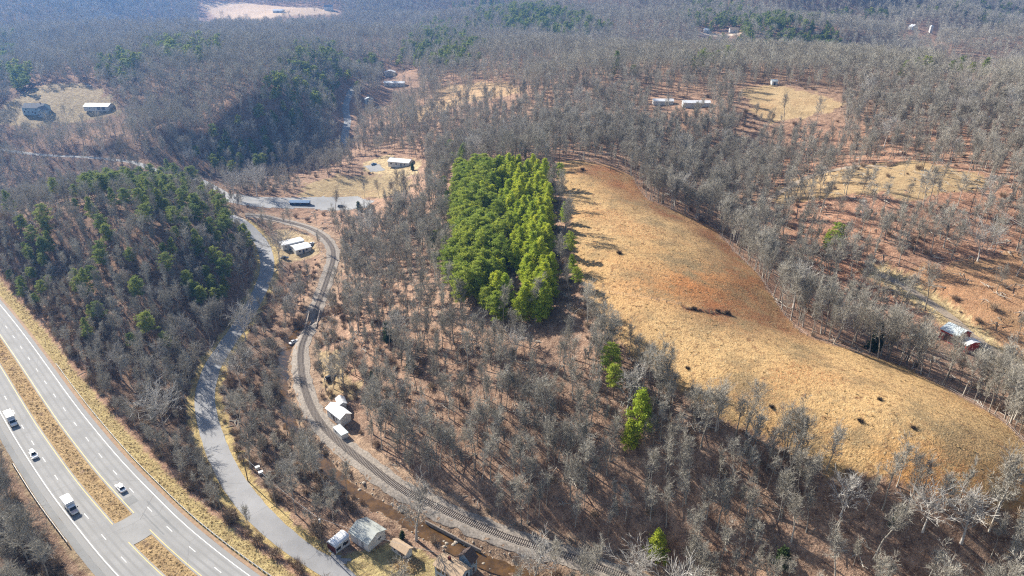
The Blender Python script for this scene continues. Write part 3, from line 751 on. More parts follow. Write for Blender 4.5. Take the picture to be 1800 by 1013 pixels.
for k in range(4):
    make_proto(f'bright{k}', pine_tree(420 + k, 11 + k, 'young'), M['pine_bark'], M['pine_bark'], M['pine_bright'])
for k in range(2):
    make_proto(f'spruce{k}', pine_tree(440 + k, 12, 'spruce'), M['pine_bark'], M['pine_bark'], M['pine_dark'])
    make_proto(f'cedar{k}', pine_tree(450 + k, 7, 'cedar'), M['pine_bark'], M['pine_bark'], M['pine_dark'])
for k in range(3):
    make_proto(f'farpine{k}', pine_tree(460 + k, 15, 'pine' if k else 'young', lod=1), M['pine_bark'], M['pine_bark'], M['pine_dull'])
def bush(seed):
    R = np.random.default_rng(seed); P0 = []; P1 = []
    for i in range(150):
        a = R.uniform(0, 6.28); r = R.uniform(0, .9); p = np.array([math.cos(a) * r, math.sin(a) * r, R.uniform(0, 1.0)])
        d = np.array([math.cos(a) * R.uniform(.1, .9), math.sin(a) * R.uniform(.1, .9), R.uniform(.5, 1.3)]); P0.append(p); P1.append(p + d * R.uniform(.8, 1.6))
        for j in range(2):
            q = p + d * R.uniform(.3, .9); P0.append(q); P1.append(q + R.normal(0, .45, 3) + [0, 0, .3])
    return tri_twigs(np.array(P0), np.array(P1), np.full(len(P0), .035))
for k in range(4):
    v, f = bush(500 + k); PROTO[f'brush{k}'] = (None, None, mesh_np(f'brush{k}', v, f, [M['brush']]))
def tuft(seed):
    R = np.random.default_rng(seed); n = 26; a = R.uniform(0, 6.28, n); r = R.uniform(0, .28, n)
    P0 = np.c_[np.cos(a) * r, np.sin(a) * r, np.full(n, -.05)]; P1 = P0 + np.c_[np.cos(a) * R.uniform(.05, .4, n), np.sin(a) * R.uniform(.05, .4, n), R.uniform(.15, .45, n)]
    return tri_twigs(P0, P1, np.full(n, .06))
for k in range(3):
    v, f = tuft(520 + k); PROTO[f'tuft{k}'] = (None, None, mesh_np(f'tuft{k}', v, f, [M['grassblade']]))

# ------------------------------------------------------------------ where the trees stand
def scatter(x0, x1, y0, y1, s_, seed):
    R = np.random.default_rng(seed); xs = np.arange(x0, x1, s_); ys = np.arange(y0, y1, s_)
    X, Y = np.meshgrid(xs, ys); X = X + R.uniform(-.48, .48, X.shape) * s_; Y = Y + R.uniform(-.48, .48, X.shape) * s_
    return X.ravel(), Y.ravel()
def clear_mask(x, y, pad=0):
    ok = np.ones(len(x), bool)
    for k in ('pasture', 'field_a', 'lawn_a', 'parking', 'yard_far', 'field_far', 'strip_far', 'quarry', 'lawn_b', 'drive_b', 'rv_yard', 'house_c'):
        ok &= ~in_poly(A[k], x, y)
    for p, d in ((side_road, 5.2), (rail, 5.2), (creek, 2.0), (valley_road, 5), (up_road, 6), (lane, 5), (hw_c, 18.5)):
        ok &= seg_dist(p, x, y, 30)[0] > d
    return ok
BX = [] # buildings keep-out circles, filled from pixel positions
for px, py, r in ((645,955,14),(706,975,7),(800,1020,14),(600,735,9),(515,432,9),(533,440,9),(1680,598,15),(1702,610,8),(705,292,12),(65,200,20),(175,192,15),(685,130,12),(695,152,14),(650,182,9),(1165,182,14),(1222,185,16),(1360,150,8),(558,352,14),(603,365,10),(517,602,4),(590,655,4)):
    p = cast(px, py); BX.append((p[0], p[1], r))
def keep_out(x, y):
    ok = np.ones(len(x), bool)
    for a, b, r in BX: ok &= np.hypot(x - a, y - b) > r
    return ok
PINEBLOCK = castl([(800,330),(850,312),(930,308),(962,318),(966,360),(962,420),(968,480),(972,530),(962,568),(945,586),(900,580),(810,550),(785,510),(800,460),(800,400)])
STRIP = castl([(968,340),(985,340),(990,400),(1003,500),(1012,560),(992,560),(978,480),(968,400)])
PINES = [ (230,345,80,30,.7),(330,415,80,45,.6),(60,500,50,60,.6),(110,580,60,60,.6),(190,460,190,120,.34),(395,520,60,50,.7),(430,470,40,40,.35),(290,600,60,30,.4),(340,430,80,40,.4),
 (420,275,60,25,.7),(320,320,50,20,.55),(550,125,45,30,.75),(545,175,70,32,.7),(470,215,60,30,.4),(225,130,42,16,.8),(325,98,55,14,.75),(0,95,30,20,.7),(20,145,40,15,.6),
 (780,92,60,26,.7),(790,60,60,16,.4),(930,40,80,20,.95),(1010,58,50,12,.85),(870,18,60,10,.6),(1250,30,60,22,.4),(1340,62,90,26,.75),(1410,82,70,18,.9),(1500,30,70,10,.4),(1720,30,120,16,.3),
 (1260,118,50,8,.3),(1100,135,30,10,.3),(700,128,20,10,.5),(645,125,30,10,.6),(1600,118,60,8,.5),(760,440,30,40,.3),(800,350,40,60,.35),(560,200,40,20,.4),(1650,135,60,8,.4)]
_pc = [(cast(a, b), a, b, rx, ry, p) for a, b, rx, ry, p in PINES]
TREES = []   # (x, y, z, kind key, scale, rot, px, py, dist)
def put(x, y, key, sc, rot, z=None):
    z = float(hgt(x, y)) - .15 if z is None else z
    dep = y * cP - (z + 6 - H) * sP; px, py = 900 + F * x / dep, 506.5 - F * (y * sP + (z + 6 - H) * cP) / dep; TREES.append((float(x), float(y), z, key, sc, rot, float(px), float(py), math.hypot(x, y)))
X = []; Y = []
for (y0, y1, s_, sd) in ((88, 480, 6.0, 1), (480, 1000, 7.3, 2), (1000, 2500, 9.0, 3)):
    hw_ = y1 * .92 + 60; a, b = scatter(-hw_, hw_, y0, y1, s_, sd); k = np.abs(a) < b * .88 + 45; X.append(a[k]); Y.append(b[k])
X = np.concatenate(X); Y = np.concatenate(Y); Zt = hgt(X, Y); PX, PY, _ = proj(X, Y, Zt); DD = np.hypot(X, Y)
ok = clear_mask(X, Y) & keep_out(X, Y) & (PY < 1160)
dens = np.ones(len(X))
inpb = in_poly(PINEBLOCK, X, Y); instrip = in_poly(STRIP, X, Y)
dens[inpb] = 0; dens[instrip] = .35
# open woodland of the right-hand hill, the near slope and the field edges
rh = (PX > 1350) & (PY > 205) & (PY < 620); dens[rh] = .5
for k, v in (('field_b', .2), ('field_c', .2), ('field_d', .3)): dens[in_poly(A[k], X, Y)] = v
ms = (PX > 620) & (PX < 1300) & (PY > 560); dens[ms] = .8
ms2 = (PX > 560) & (PX < 800) & (PY > 480) & (PY < 900); dens[ms2] = .6
lr = (PX > 1280) & (PY > 780); dens[lr] = .95
bt = (PX > 100) & (PX < 900) & (PY > 920); dens[bt] = .4
cr = (PX > 400) & (PX < 560) & (PY > 480) & (PY < 930); dens[cr] = .45
hb = (PX < 1400) & (PX > 1000) & (PY > 250) & (PY < 420); dens[hb] = .75
em = seg_dist(A['pasture'][4:18], X, Y, 40)[0]; 
dens *= .72 + .6 * fbm(X / 40, Y / 40, 77)
RN = rng.uniform(0, 1, len(X)); ok &= RN < dens
prob = np.zeros(len(X))
for c, a, b, rx, ry, p in _pc:
    e = ((PX - a) / rx) ** 2 + ((PY - b - 4) / ry) ** 2
    near = np.abs(DD - math.hypot(*c)) < max(60, .25 * DD.mean() if False else 90 + 0.1 * math.hypot(*c))
    prob = np.maximum(prob, np.where((e < 1) & near, p, np.where((e < 1.8) & near, p * .4, 0)))
cl = fbm(X / 14, Y / 14, 91)
isp = rng.uniform(0, 1, len(X)) < prob * np.clip((cl - .3) * 4, .3, 1.25)
isw = (rng.uniform(0, 1, len(X)) < .02) & (DD < 600)
dhw, shw, _ = seg_dist(hw_c, X, Y, 60)
# sight gaps: the photo shows these places between the trees, so crowns that would stand in front of them are thinned out
GAPS = [([(560,900),(760,900),(860,960),(860,1013),(560,1013)],.05),([(790,290),(985,285),(1000,420),(1005,560),(900,562),(800,520),(790,400)],.08),([(345,640),(390,610),(410,620),(400,760),(440,880),(560,960),(560,1013),(470,930),(360,800)],.12),
 ([(520,560),(590,450),(610,480),(560,620),(560,700),(620,790),(580,800),(510,700),(505,620)],.4),([(575,685),(640,690),(640,790),(580,780)],.0),
 ([(490,410),(560,415),(560,460),(490,460)],.0),([(430,400),(500,440),(485,470),(445,440)],.1),([(600,790),(900,915),(1000,985),(880,975),(640,860)],.75),
 ([(430,340),(680,340),(680,366),(430,366)],.12),([(520,300),(740,290),(740,345),(520,345)],.45),([(620,268),(750,268),(750,310),(620,310)],.03),
 ([(590,160),(625,160),(625,240),(590,240)],.12),([(670,118),(735,118),(735,160),(670,160)],.05),([(630,165),(690,165),(690,195),(630,195)],.1),
 ([(0,150),(215,145),(225,215),(0,225)],.45),([(30,178),(100,178),(100,210),(30,210)],.0),([(145,180),(205,180),(205,205),(145,205)],.0),([(1140,172),(1250,172),(1250,190),(1140,190)],.12),([(1300,150),(1485,150),(1485,212),(1300,222)],.1),
 ([(1345,140),(1375,140),(1375,160),(1345,160)],.0),([(770,146),(915,146),(915,168),(770,175)],.3),([(350,4),(600,10),(600,30),(350,45)],.03),
 ([(1225,48),(1300,48),(1300,64),(1225,64)],.05),([(1590,40),(1650,40),(1650,66),(1590,66)],.1),([(1650,100),(1760,105),(1760,128),(1650,124)],.2),
 ([(1640,560),(1740,575),(1740,630),(1640,620)],.1),([(1540,475),(1800,600),(1800,660),(1700,620),(1560,520)],.35),([(0,258),(200,274),(390,322),(390,335),(200,290),(0,272)],.65),
 ([(1350,300),(1700,280),(1750,330),(1350,360)],.45),([(985,335),(1060,560),(1010,560),(985,400)],.0),([(0,520),(130,640),(330,860),(440,1013),(170,1013),(100,905),(45,820),(0,745)],.0 )]
ZB = proj(X, Y, Zt)
for P_, keepp in GAPS:
    hit = np.zeros(len(X), bool)
    for hh in (5, 9, 13, 16):
        sc_ = np.where((PX < 560) & (PY > 300) & (PY < 640), .7, .9) * np.where(dhw < 34, .68, 1); a_, b_, _ = proj(X, Y, Zt + hh * sc_); hit |= in_poly(P_, a_, b_)
    ok &= ~hit | (rng.uniform(0, 1, len(X)) < keepp)
for i in np.nonzero(ok)[0]:
    d = DD[i]; sc = random.uniform(.62, 1.2); rot = random.uniform(0, 6.28)
    if d > 620: key = (f'farpine{random.randrange(3)}' if isp[i] else f'far{random.randrange(6)}'); sc *= 1.15 if d < 1100 else 1.3
    elif isp[i]: key = f'dull{random.randrange(4)}'; sc *= .85
    elif isw[i]: key = f'white{random.randrange(4)}'
    else: key = f'bare{random.randrange(8)}'
    left = PX[i] < 560 and 300 < PY[i] < 640
    if left and not isp[i]: sc *= .72
    if dhw[i] < 34 and shw[i] == sideR: sc *= .68
    put(X[i], Y[i], key, sc, rot, Zt[i] - .15)
# slim pole trees filling in the near woods
XS, YS = scatter(-430, 480, 88, 480, 4.4, 41); k = np.abs(XS) < YS * .86 + 40; XS = XS[k]; YS = YS[k]; ZS = hgt(XS, YS); PXS, PYS, _ = proj(XS, YS, ZS)
k = clear_mask(XS, YS) & keep_out(XS, YS) & ~in_poly(PINEBLOCK, XS, YS) & ~in_poly(A['field_b'], XS, YS) & ~in_poly(A['field_c'], XS, YS) & (PYS < 1130) & (seg_dist(rail, XS, YS, 30)[0] > 5.0)
ds = np.full(len(XS), .28); ds = np.where((PXS > 620) & (PYS > 560), .56, ds); ds = np.where((PXS > 590) & (PXS < 800) & (PYS > 380) & (PYS <= 560), .5, ds); ds = np.where((PXS > 1150) & (PYS > 760), .62, ds); ds = np.where((PXS < 470) & (PYS > 300), .35, ds); ds = np.where((PXS > 1350) & (PYS < 620), .2, ds)
ds = ds * (.35 + 1.3 * fbm(XS / 25, YS / 25, 88)); k &= rng.uniform(0, 1, len(XS)) < ds
dhs = seg_dist(hw_c, XS, YS, 60)[0]
for P_, keepp in GAPS:
    hit = np.zeros(len(XS), bool)
    for hh in (4, 9, 14): a_, b_, _ = proj(XS, YS, ZS + hh); hit |= in_poly(P_, a_, b_)
    k &= ~hit | (rng.uniform(0, 1, len(XS)) < keepp * .8)
for i in np.nonzero(k)[0]:
    put(XS[i], YS[i], f'bare{random.choice((8, 9, 10, 11, 8, 9, 2))}', random.uniform(.6, 1.15) * (.7 if (PXS[i] < 560 and PYS[i] > 300) else 1), random.uniform(0, 6.28), ZS[i] - .15)
# the dense pine plantation
x0, y0 = PINEBLOCK.min(0); x1, y1 = PINEBLOCK.max(0)
a, b = scatter(x0, x1, y0, y1, 3.7, 5); k = in_poly(PINEBLOCK, a, b) & ~in_poly(STRIP, a, b)
a = a[k]; b = b[k]; q = fbm(a / 26, b / 26, 13)
pxx, pyy, _ = proj(a, b, hgt(a, b))
for i in range(len(a)):
    if q[i] < .345 or (random.random() < .75 and abs(pxx[i] - (878 + (pyy[i] - 350) * .12)) < 9 and pyy[i] > 350): continue
    yng = pxx[i] > 860 + (pyy[i] - 440) * .1 + random.uniform(-40, 40)
    if yng: put(a[i], b[i], f'bright{random.randrange(4)}', random.uniform(.5, 1.15), random.uniform(0, 6.28))
    else: put(a[i], b[i], f'pine{random.randrange(4)}', random.uniform(.75, 1.05), random.uniform(0, 6.28))
# row of trees along the far edge of the pasture
edge = A['pasture'][4:18]
sE = spline(edge, 5.0)
for i in range(len(sE)):
    for o in (random.uniform(1, 5), random.uniform(6, 12)):
        if random.random() < .75:
            t = sE[min(i + 1, len(sE) - 1)] - sE[i - 1 if i else 0]; nrm = np.array([-t[1], t[0]]) / (np.linalg.norm(t) + 1e-9)
            c = sE[i] + nrm * o
            if in_poly(A['pasture'], c[:1], c[1:2])[0]: c = sE[i] - nrm * o
            if keep_out(c[:1], c[1:2])[0]: put(c[0], c[1], f'bare{random.randrange(8)}', random.uniform(.85, 1.2), random.uniform(0, 6.28))
sE = spline(A['pasture'][18:], 5.0)
for i in range(1, len(sE) - 1):
    if random.random() < .7:
        t = sE[i + 1] - sE[i - 1]; nrm = np.array([-t[1], t[0]]) / (np.linalg.norm(t) + 1e-9); o = random.uniform(1, 7); c = sE[i] + nrm * o
        if in_poly(A['pasture'], c[:1], c[1:2])[0]: c = sE[i] - nrm * o
        if keep_out(c[:1], c[1:2])[0]: put(c[0], c[1], f'bare{random.randrange(8)}', random.uniform(.7, 1.05), random.uniform(0, 6.28))
# trees picked out one by one: base pixel, key, scale, label
SPECIAL = [
 (288,755,'white0',1.15,'big white-barked sycamore with a wide pale crown between the highway bank and the side road','sycamore'),
 (215,668,'white1',.9,'pale forked sycamore standing just above the highway bank, left of the largest sycamore','sycamore'),
 (288,650,'white3',.8,'tall pale sycamore at the foot of the wooded hill beside the side road bend','sycamore'),
 (335,602,'white1',.8,'small pale sycamore at the shaded hill foot where the side road enters shade','sycamore'),
 (432,598,'white2',1.05,'bright white sycamore leaning over the shaded bend of the side road','sycamore'),
 (492,462,'white0',1.15,'tall white-limbed sycamore beside the parked camper trailer','sycamore'),
 (652,432,'white2',1.25,'white sycamore with twisted pale limbs on the slope below the valley parking apron','sycamore'),
 (452,345,'white0',1.45,'broad fan-shaped pale tree in front of the valley parking apron','sycamore'),
 (412,350,'white2',1.2,'smaller fan-shaped pale tree left of the parking apron','sycamore'),
 (732,950,'white3',1.25,'very tall white-barked tree standing between the tan shed and the creek','sycamore'),
 (512,860,'white1',.8,'broken white-limbed tree in the brush between the side road and the railway','sycamore'),
 (512,560,'white3',.8,'pale tree on the creek bank left of the railway bridge','sycamore'),
 (1477,907,'white1',.85,'pale tree with a stout white trunk at the lower edge of the pasture','sycamore'),
 (1622,935,'white0',.85,'spreading pale tree at the lower edge of the pasture near the right side','sycamore'),
 (1690,955,'white3',.95,'tall leaning pale tree in the lower right woods','sycamore'),
 (1118,1040,'white2',.8,'white-branched tree at the bottom edge below the lone yellow-green pine','sycamore'),
 (738,760,'white3',.8,'pale slender tree just right of the white-roofed ruined house','sycamore'),
 (1155,990,'bright1',1.0,'lone bright yellow-green pine among bare trees at the bottom of the frame','pine'),
 (1122,765,'bright2',1.25,'bright yellow-green pine at the pasture edge in the middle of the frame','pine'),
 (1108,790,'bright0',1.0,'smaller yellow-green pine leaning against the bright pine at the pasture edge','pine'),
 (1072,665,'pine2',.8,'slender dark green pine at the pasture edge above the other two pines','pine'),
 (1078,700,'pine1',.8,'dark green pine half hidden by bare branches at the pasture edge','pine'),
 (1536,618,'spruce0',.95,'dense dark green spruce at the far edge of the pasture near the red barn','spruce'),
 (1462,455,'pine3',.95,'tall green pine standing alone below the right-hand wooded hill','pine'),
 (1450,440,'bright2',.7,'short yellow-green pine touching the tall lone pine below the right-hand hill','pine'),
 (684,602,'cedar0',1.3,'dark rusty-green cedar on the brushy slope right of the railway','cedar'),
 (722,650,'cedar1',1.0,'low dark green cedar lower on the brushy slope','cedar'),
 (655,668,'cedar0',.6,'small yellowish cedar shrub above the ruined white house','cedar'),
 (707,948,'cedar1',.5,'small dark cedar behind the tan shed by the creek','cedar'),
 (1568,925,'cedar0',.6,'small green cedar at the lower edge of the pasture','cedar'),
 (1372,1000,'cedar1',1.1,'low rounded dark evergreen in the lower right woods','cedar'),
 (632,372,'cedar1',1.0,'dark green cedar at the right end of the parking apron','cedar'),
 (993,395,'bright3',.75,'green pine on the pasture edge casting the first long shadow','pine'),
 (1000,455,'pine1',.7,'green pine on the pasture edge casting the middle long shadow','pine'),
 (1006,482,'bright0',.75,'bushy pine on the pasture edge casting a wide shadow','pine'),
 (980,330,'pine3',.75,'pine at the upper corner of the evergreen block beside the pasture','pine'),
 (1014,510,'pine0',.6,'lowest pine of the row on the left edge of the pasture','pine'),
 (725,300,'cedar1',.8,'dark cedar close to the white valley house','cedar'),
]
# ------------------------------------------------------------------ trees as things
KIND = {'bare': 'bare_tree', 'far': 'bare_tree', 'white': 'sycamore_tree', 'pine': 'pine_tree', 'bright': 'pine_tree', 'farpine': 'pine_tree', 'dull': 'pine_tree', 'spruce': 'spruce_tree', 'cedar': 'cedar_tree', 'brush': 'brush'}
def ksplit(key): return key.rstrip('0123456789')
def tree_thing(key, loc, sc, rot, label, cat, group=None, kind=None):
    tr, cr, _ = PROTO[key]; e = empty(kind or KIND[ksplit(key)], loc, rot, label, cat, group); e.scale = (sc, sc, sc)
    add('trunk', tr, e); add('crown', cr, e); return e
for px, py, key, sc, label, cat in SPECIAL:
    if py > 1013 or px > 1800 or px < 0:
        p = wxy(px, py, float(hgt(*wxy(px, py, 3)))); p = np.array(p)
    else: p = cast(px, py)
    tree_thing(key, (p[0], p[1], float(hgt(p[0], p[1])) - .15), sc, random.uniform(0, 6.28), label, cat)
    BX.append((p[0], p[1], 4.5 if key.startswith('white') else 2.5)); BX.append((p[0] * .96, p[1] * .96, 4.5 if key.startswith('white') else 1))
_k = keep_out(np.array([t[0] for t in TREES]), np.array([t[1] for t in TREES])); TREES = [t for t, o_ in zip(TREES, _k) if o_]
def bare_zone(px, py, x, y):
    d, s_, _ = seg_dist(rail, np.array([x]), np.array([y]), 200); ds, ss, _ = seg_dist(side_road, np.array([x]), np.array([y]), 200)
    dh, sh, _ = seg_dist(hw_c, np.array([x]), np.array([y]), 200)
    if px < 220 and py > 760 and sh[0] < 0 or (px < 120 and py > 800): return 'leafless tree in the shaded wood at the lower left corner outside the highway guardrail', 'trees at the lower left corner'
    if px < 470 and py < 640 : return 'leafless tree on the wooded hill between the highway and the side road', 'bare trees on the left hill'
    if px < 560 and py >= 560 and x < np.interp(y, side_road[::-1, 1], side_road[::-1, 0]) : return 'small leafless tree on the brushy bank between the highway guardrail and the side road', 'bare trees on the highway bank'
    if x < np.interp(y, rail[::-1, 1], rail[::-1, 0]): return 'leafless tree on the brushy strip between the side road and the railway', 'bare trees along the creek'
    if py > 780 and px > 1180: return 'leafless tree in the lower right woods below the pasture', 'bare trees below the pasture'
    if py > 560 and px < 1300: return 'leafless tree on the red-brown leafy slope between the railway and the pasture', 'bare trees on the leafy slope'
    if px < 985: return 'leafless tree on the slope left of the green pine block', 'bare trees left of the pine block'
    return 'leafless tree along the far edge of the pasture', 'bare trees along the far pasture edge'
def pine_zone(px, py, x, y):
    if in_poly(PINEBLOCK, np.array([x]), np.array([y]))[0]:
        return None
    if px < 560: return 'dull green pine scattered among bare trees on the left wooded hill', 'pines on the left hill'
    if px < 985: return 'green pine in the bare woods left of the dense pine block', 'pines left of the pine block'
    return 'green pine in the bare woods beyond the pasture', 'pines beyond the pasture'
def infr(t): return -15 < t[6] < 1815 and -10 < t[7] < 1040
fam = lambda t: KIND[ksplit(t[3])]
bare = sorted([t for t in TREES if fam(t) == 'bare_tree'], key=lambda t: (not infr(t), t[8]))
syc = sorted([t for t in TREES if fam(t) == 'sycamore_tree'], key=lambda t: (not infr(t), t[8]))
pines = sorted([t for t in TREES if fam(t) == 'pine_tree'], key=lambda t: (not infr(t), t[8]))
NB_, NS_, NP_ = 285, 60, 265
for t in bare[:NB_]:
    if not infr(t): continue
    l, g = bare_zone(t[6], t[7] + 25, t[0], t[1]); tree_thing(t[3], t[:3], t[4], t[5], l, 'tree', g)
for t in syc[:NS_]:
    if not infr(t): continue
    l, g = bare_zone(t[6], t[7] + 25, t[0], t[1]); tree_thing(t[3], t[:3], t[4], t[5], l.replace('leafless tree', 'pale-barked leafless tree'), 'sycamore', g.replace('bare trees', 'pale-barked trees').replace('trees at', 'pale-barked trees at'))
for t in pines[:NP_]:
    if not infr(t): continue
    z = pine_zone(t[6], t[7] + 25, t[0], t[1])
    if z is None:
        z = ('bright yellow-green young pine in the dense block left of the pasture', 'young pines in the dense block') if t[3].startswith('bright') else ('darker green older pine in the dense block left of the pasture', 'older pines in the dense block')
    tree_thing(t[3], t[:3], t[4], t[5], z[0], 'pine', z[1])

def scatter_stuff(name, items, keys, label, cat):
    """one object of kind stuff: instances of the meshes 'keys' on points"""
    if not items: return
    n = len(items); me = bpy.data.meshes.new(name); me.vertices.add(n)
    me.vertices.foreach_set('co', np.array([t[:3] for t in items], np.float32).ravel())
    for nm, ty, arr in (('pick', 'INT', [keys.index(t[3]) for t in items]), ('size', 'FLOAT', [t[4] for t in items]), ('turn', 'FLOAT', [t[5] for t in items])):
        a = me.attributes.new(nm, ty, 'POINT'); a.data.foreach_set('value', np.array(arr, np.int32 if ty == 'INT' else np.float32))
    o = add(name, me); tag(o, label, cat, kind='stuff')
    g = bpy.data.node_groups.new(name + '_scatter', 'GeometryNodeTree')
    g.interface.new_socket('Geometry', in_out='INPUT', socket_type='NodeSocketGeometry'); g.interface.new_socket('Geometry', in_out='OUTPUT', socket_type='NodeSocketGeometry')
    gi = g.nodes.new('NodeGroupInput'); go = g.nodes.new('NodeGroupOutput'); J = g.nodes.new('GeometryNodeJoinGeometry')
    def attr(nm, ty):
        a = g.nodes.new('GeometryNodeInputNamedAttribute'); a.data_type = ty; a.inputs['Name'].default_value = nm; return a.outputs['Attribute']
    pick, size, turn = attr('pick', 'INT'), attr('size', 'FLOAT'), attr('turn', 'FLOAT')
    cx = g.nodes.new('ShaderNodeCombineXYZ'); g.links.new(turn, cx.inputs[2])
    for k, key in enumerate(keys):
        src = bpy.data.objects.new('source_' + key, PROTO[key][2])
        oi = g.nodes.new('GeometryNodeObjectInfo'); oi.inputs['Object'].default_value = src; oi.inputs['As Instance'].default_value = False
        cmp_ = g.nodes.new('FunctionNodeCompare'); cmp_.data_type = 'INT'; cmp_.operation = 'EQUAL'; g.links.new(pick, cmp_.inputs['A']); cmp_.inputs['B'].default_value = k
        ip = g.nodes.new('GeometryNodeInstanceOnPoints')
        # integer sockets of the compare node carry the same name; set them by type
        for s_ in cmp_.inputs:
            if s_.type == 'INT' and s_.name == 'B': s_.default_value = k
            if s_.type == 'INT' and s_.name == 'A' and not s_.is_linked: g.links.new(pick, s_)
        g.links.new(gi.outputs[0], ip.inputs['Points']); g.links.new(oi.outputs['Geometry'], ip.inputs['Instance'])
        g.links.new(cmp_.outputs[0], ip.inputs['Selection']); g.links.new(cx.outputs[0], ip.inputs['Rotation']); g.links.new(size, ip.inputs['Scale'])
        g.links.new(ip.outputs[0], J.inputs[0])
    g.links.new(J.outputs[0], go.inputs[0])
    md = o.modifiers.new('scatter', 'NODES'); md.node_group = g
    return o
scatter_stuff('bare_forest', bare[NB_:] + syc[NS_:], [f'bare{k}' for k in range(12)] + [f'far{k}' for k in range(6)] + [f'white{k}' for k in range(4)], 'leafless grey winter forest covering the hills all around', 'forest')
scatter_stuff('pine_forest', pines[NP_:], [f'pine{k}' for k in range(4)] + [f'bright{k}' for k in range(4)] + [f'farpine{k}' for k in range(3)] + [f'dull{k}' for k in range(4)], 'green pines scattered through the bare forest in the distance', 'forest')
# undergrowth
X, Y = scatter(-420, 520, 88, 560, 3.4, 9); k = (np.abs(X) < Y * .86 + 40); X = X[k]; Y = Y[k]; ZU = hgt(X, Y)
ok = clear_mask(X, Y) & keep_out(X, Y); PX, PY, _ = proj(X, Y, hgt(X, Y)); ok &= (PY < 1060) & (PX > -60) & (PX < 1860)
de = np.where((PX < 640) & (PY > 430), .42, .05); de = np.where((PX < 470) & (PY > 620), .8, de)
dr = seg_dist(creek, X, Y, 30)[0]; de = np.where(dr < 12, .95, de); de = np.where((PX > 640) & (PX < 820) & (PY > 520) & (PY < 720), .22, de)
dh = seg_dist(hw_c, X, Y, 60)[0]; de = np.where((dh < 36) & (PX < 620), .95, de)
ep = seg_dist(np.vstack([A['pasture'][18:], A['pasture'][:1]]), X, Y, 30)[0]; de = np.where(ep < 7, .6, de)
de = de * (.4 + 1.2 * fbm(X / 12, Y / 12, 93)); de = np.where((dr > 2) & (dr < 9), np.maximum(de, .85), de); ok &= rng.uniform(0, 1, len(X)) < de
bank = spline(castl([(1208,543),(1225,546),(1245,549),(1265,550),(1285,555)]), 1.0)
BK = [(float(p[0] + random.uniform(-.8, .8)), float(p[1] + random.uniform(-.8, .8)), float(hgt(p[0], p[1])) - .2, f'brush{random.randrange(4)}', random.uniform(.22, .5), random.uniform(0, 6)) for p in bank]
scatter_stuff('undergrowth', BK + [(float(X[i]), float(Y[i]), float(ZU[i]) - .1, f'brush{random.randrange(4)}', random.uniform(.35, 1.4) * (1.35 if dh[i] < 36 else 1), random.uniform(0, 6.28)) for i in np.nonzero(ok)[0]],
              [f'brush{k}' for k in range(4)], 'tangled brown brush and bare shrubs under the trees and along the banks', 'brush')
# fallen logs and branches on the forest floor
def sticks(seed):
    R = np.random.default_rng(seed); P0 = []; P1 = []; r = []
    for i in range(9):
        p = np.array([R.uniform(-2.5, 2.5), R.uniform(-2.5, 2.5), .12]); a_ = R.uniform(0, 3.14); L = R.uniform(.8, 4.5); P0.append(p); P1.append(p + np.array([math.cos(a_) * L, math.sin(a_) * L, R.uniform(-.05, .3)])); r.append(R.uniform(.04, .15))
    return seg_faces(np.array(P0), np.array(P1), np.array(r), np.array(r) * .5, 5)
for k in range(3):
    v, f = sticks(530 + k); PROTO[f'sticks{k}'] = (None, None, mesh_np(f'sticks{k}', v, f, [M['bark']]))
X3, Y3 = scatter(-400, 450, 88, 430, 6, 19); k = (np.abs(X3) < Y3 * .86 + 30) & clear_mask(X3, Y3) & keep_out(X3, Y3) & (rng.uniform(0, 1, len(X3)) < .5); X3 = X3[k]; Y3 = Y3[k]; Z3 = hgt(X3, Y3)
scatter_stuff('fallen_branches', [(float(X3[i]), float(Y3[i]), float(Z3[i]), f'sticks{random.randrange(3)}', random.uniform(.5, 1.3), random.uniform(0, 6.28)) for i in range(len(X3))], [f'sticks{k}' for k in range(3)], 'fallen logs and dead branches lying on the leafy forest floor', 'deadwood')
# tussocks of dry grass in the pasture and the median
x0, y0 = A['pasture'].min(0); x1, y1 = A['pasture'].max(0); X, Y = scatter(x0, x1, y0, y1, 1.75, 12); k = in_poly(A['pasture'], X, Y) & (rng.uniform(0, 1, len(X)) < .25 + .6 * fbm(X / 9, Y / 9, 70)); X = X[k]; Y = Y[k]
X2, Y2 = scatter(-330, 0, 90, 330, .85, 14); d = seg_dist(hw_c, X2, Y2, 30); k = ((d[0] < 1.9) | ((d[0] > 13.6) & (d[0] < 16.8) & (d[1] == sideR))); 
pxx, pyy, _ = proj(X2, Y2, 0 * X2); k &= (pxx > -40) & (pyy < 1060); k &= ~((d[0] < 3) & (d[2] > ia - .5) & (d[2] < ib + .5)); X2 = X2[k]; Y2 = Y2[k]
X = np.concatenate([X, X2]); Y = np.concatenate([Y, Y2]); Zg = hgt(X, Y)
scatter_stuff('dry_grass', [(float(X[i]), float(Y[i]), float(Zg[i]), f'tuft{random.randrange(3)}', random.uniform(.3, .62) if random.random() < .85 else random.uniform(.6, 1.1), random.uniform(0, 6.28)) for i in range(len(X))],
              [f'tuft{k}' for k in range(3)], 'tufts of dry golden grass in the pasture and on the highway verges', 'grass')

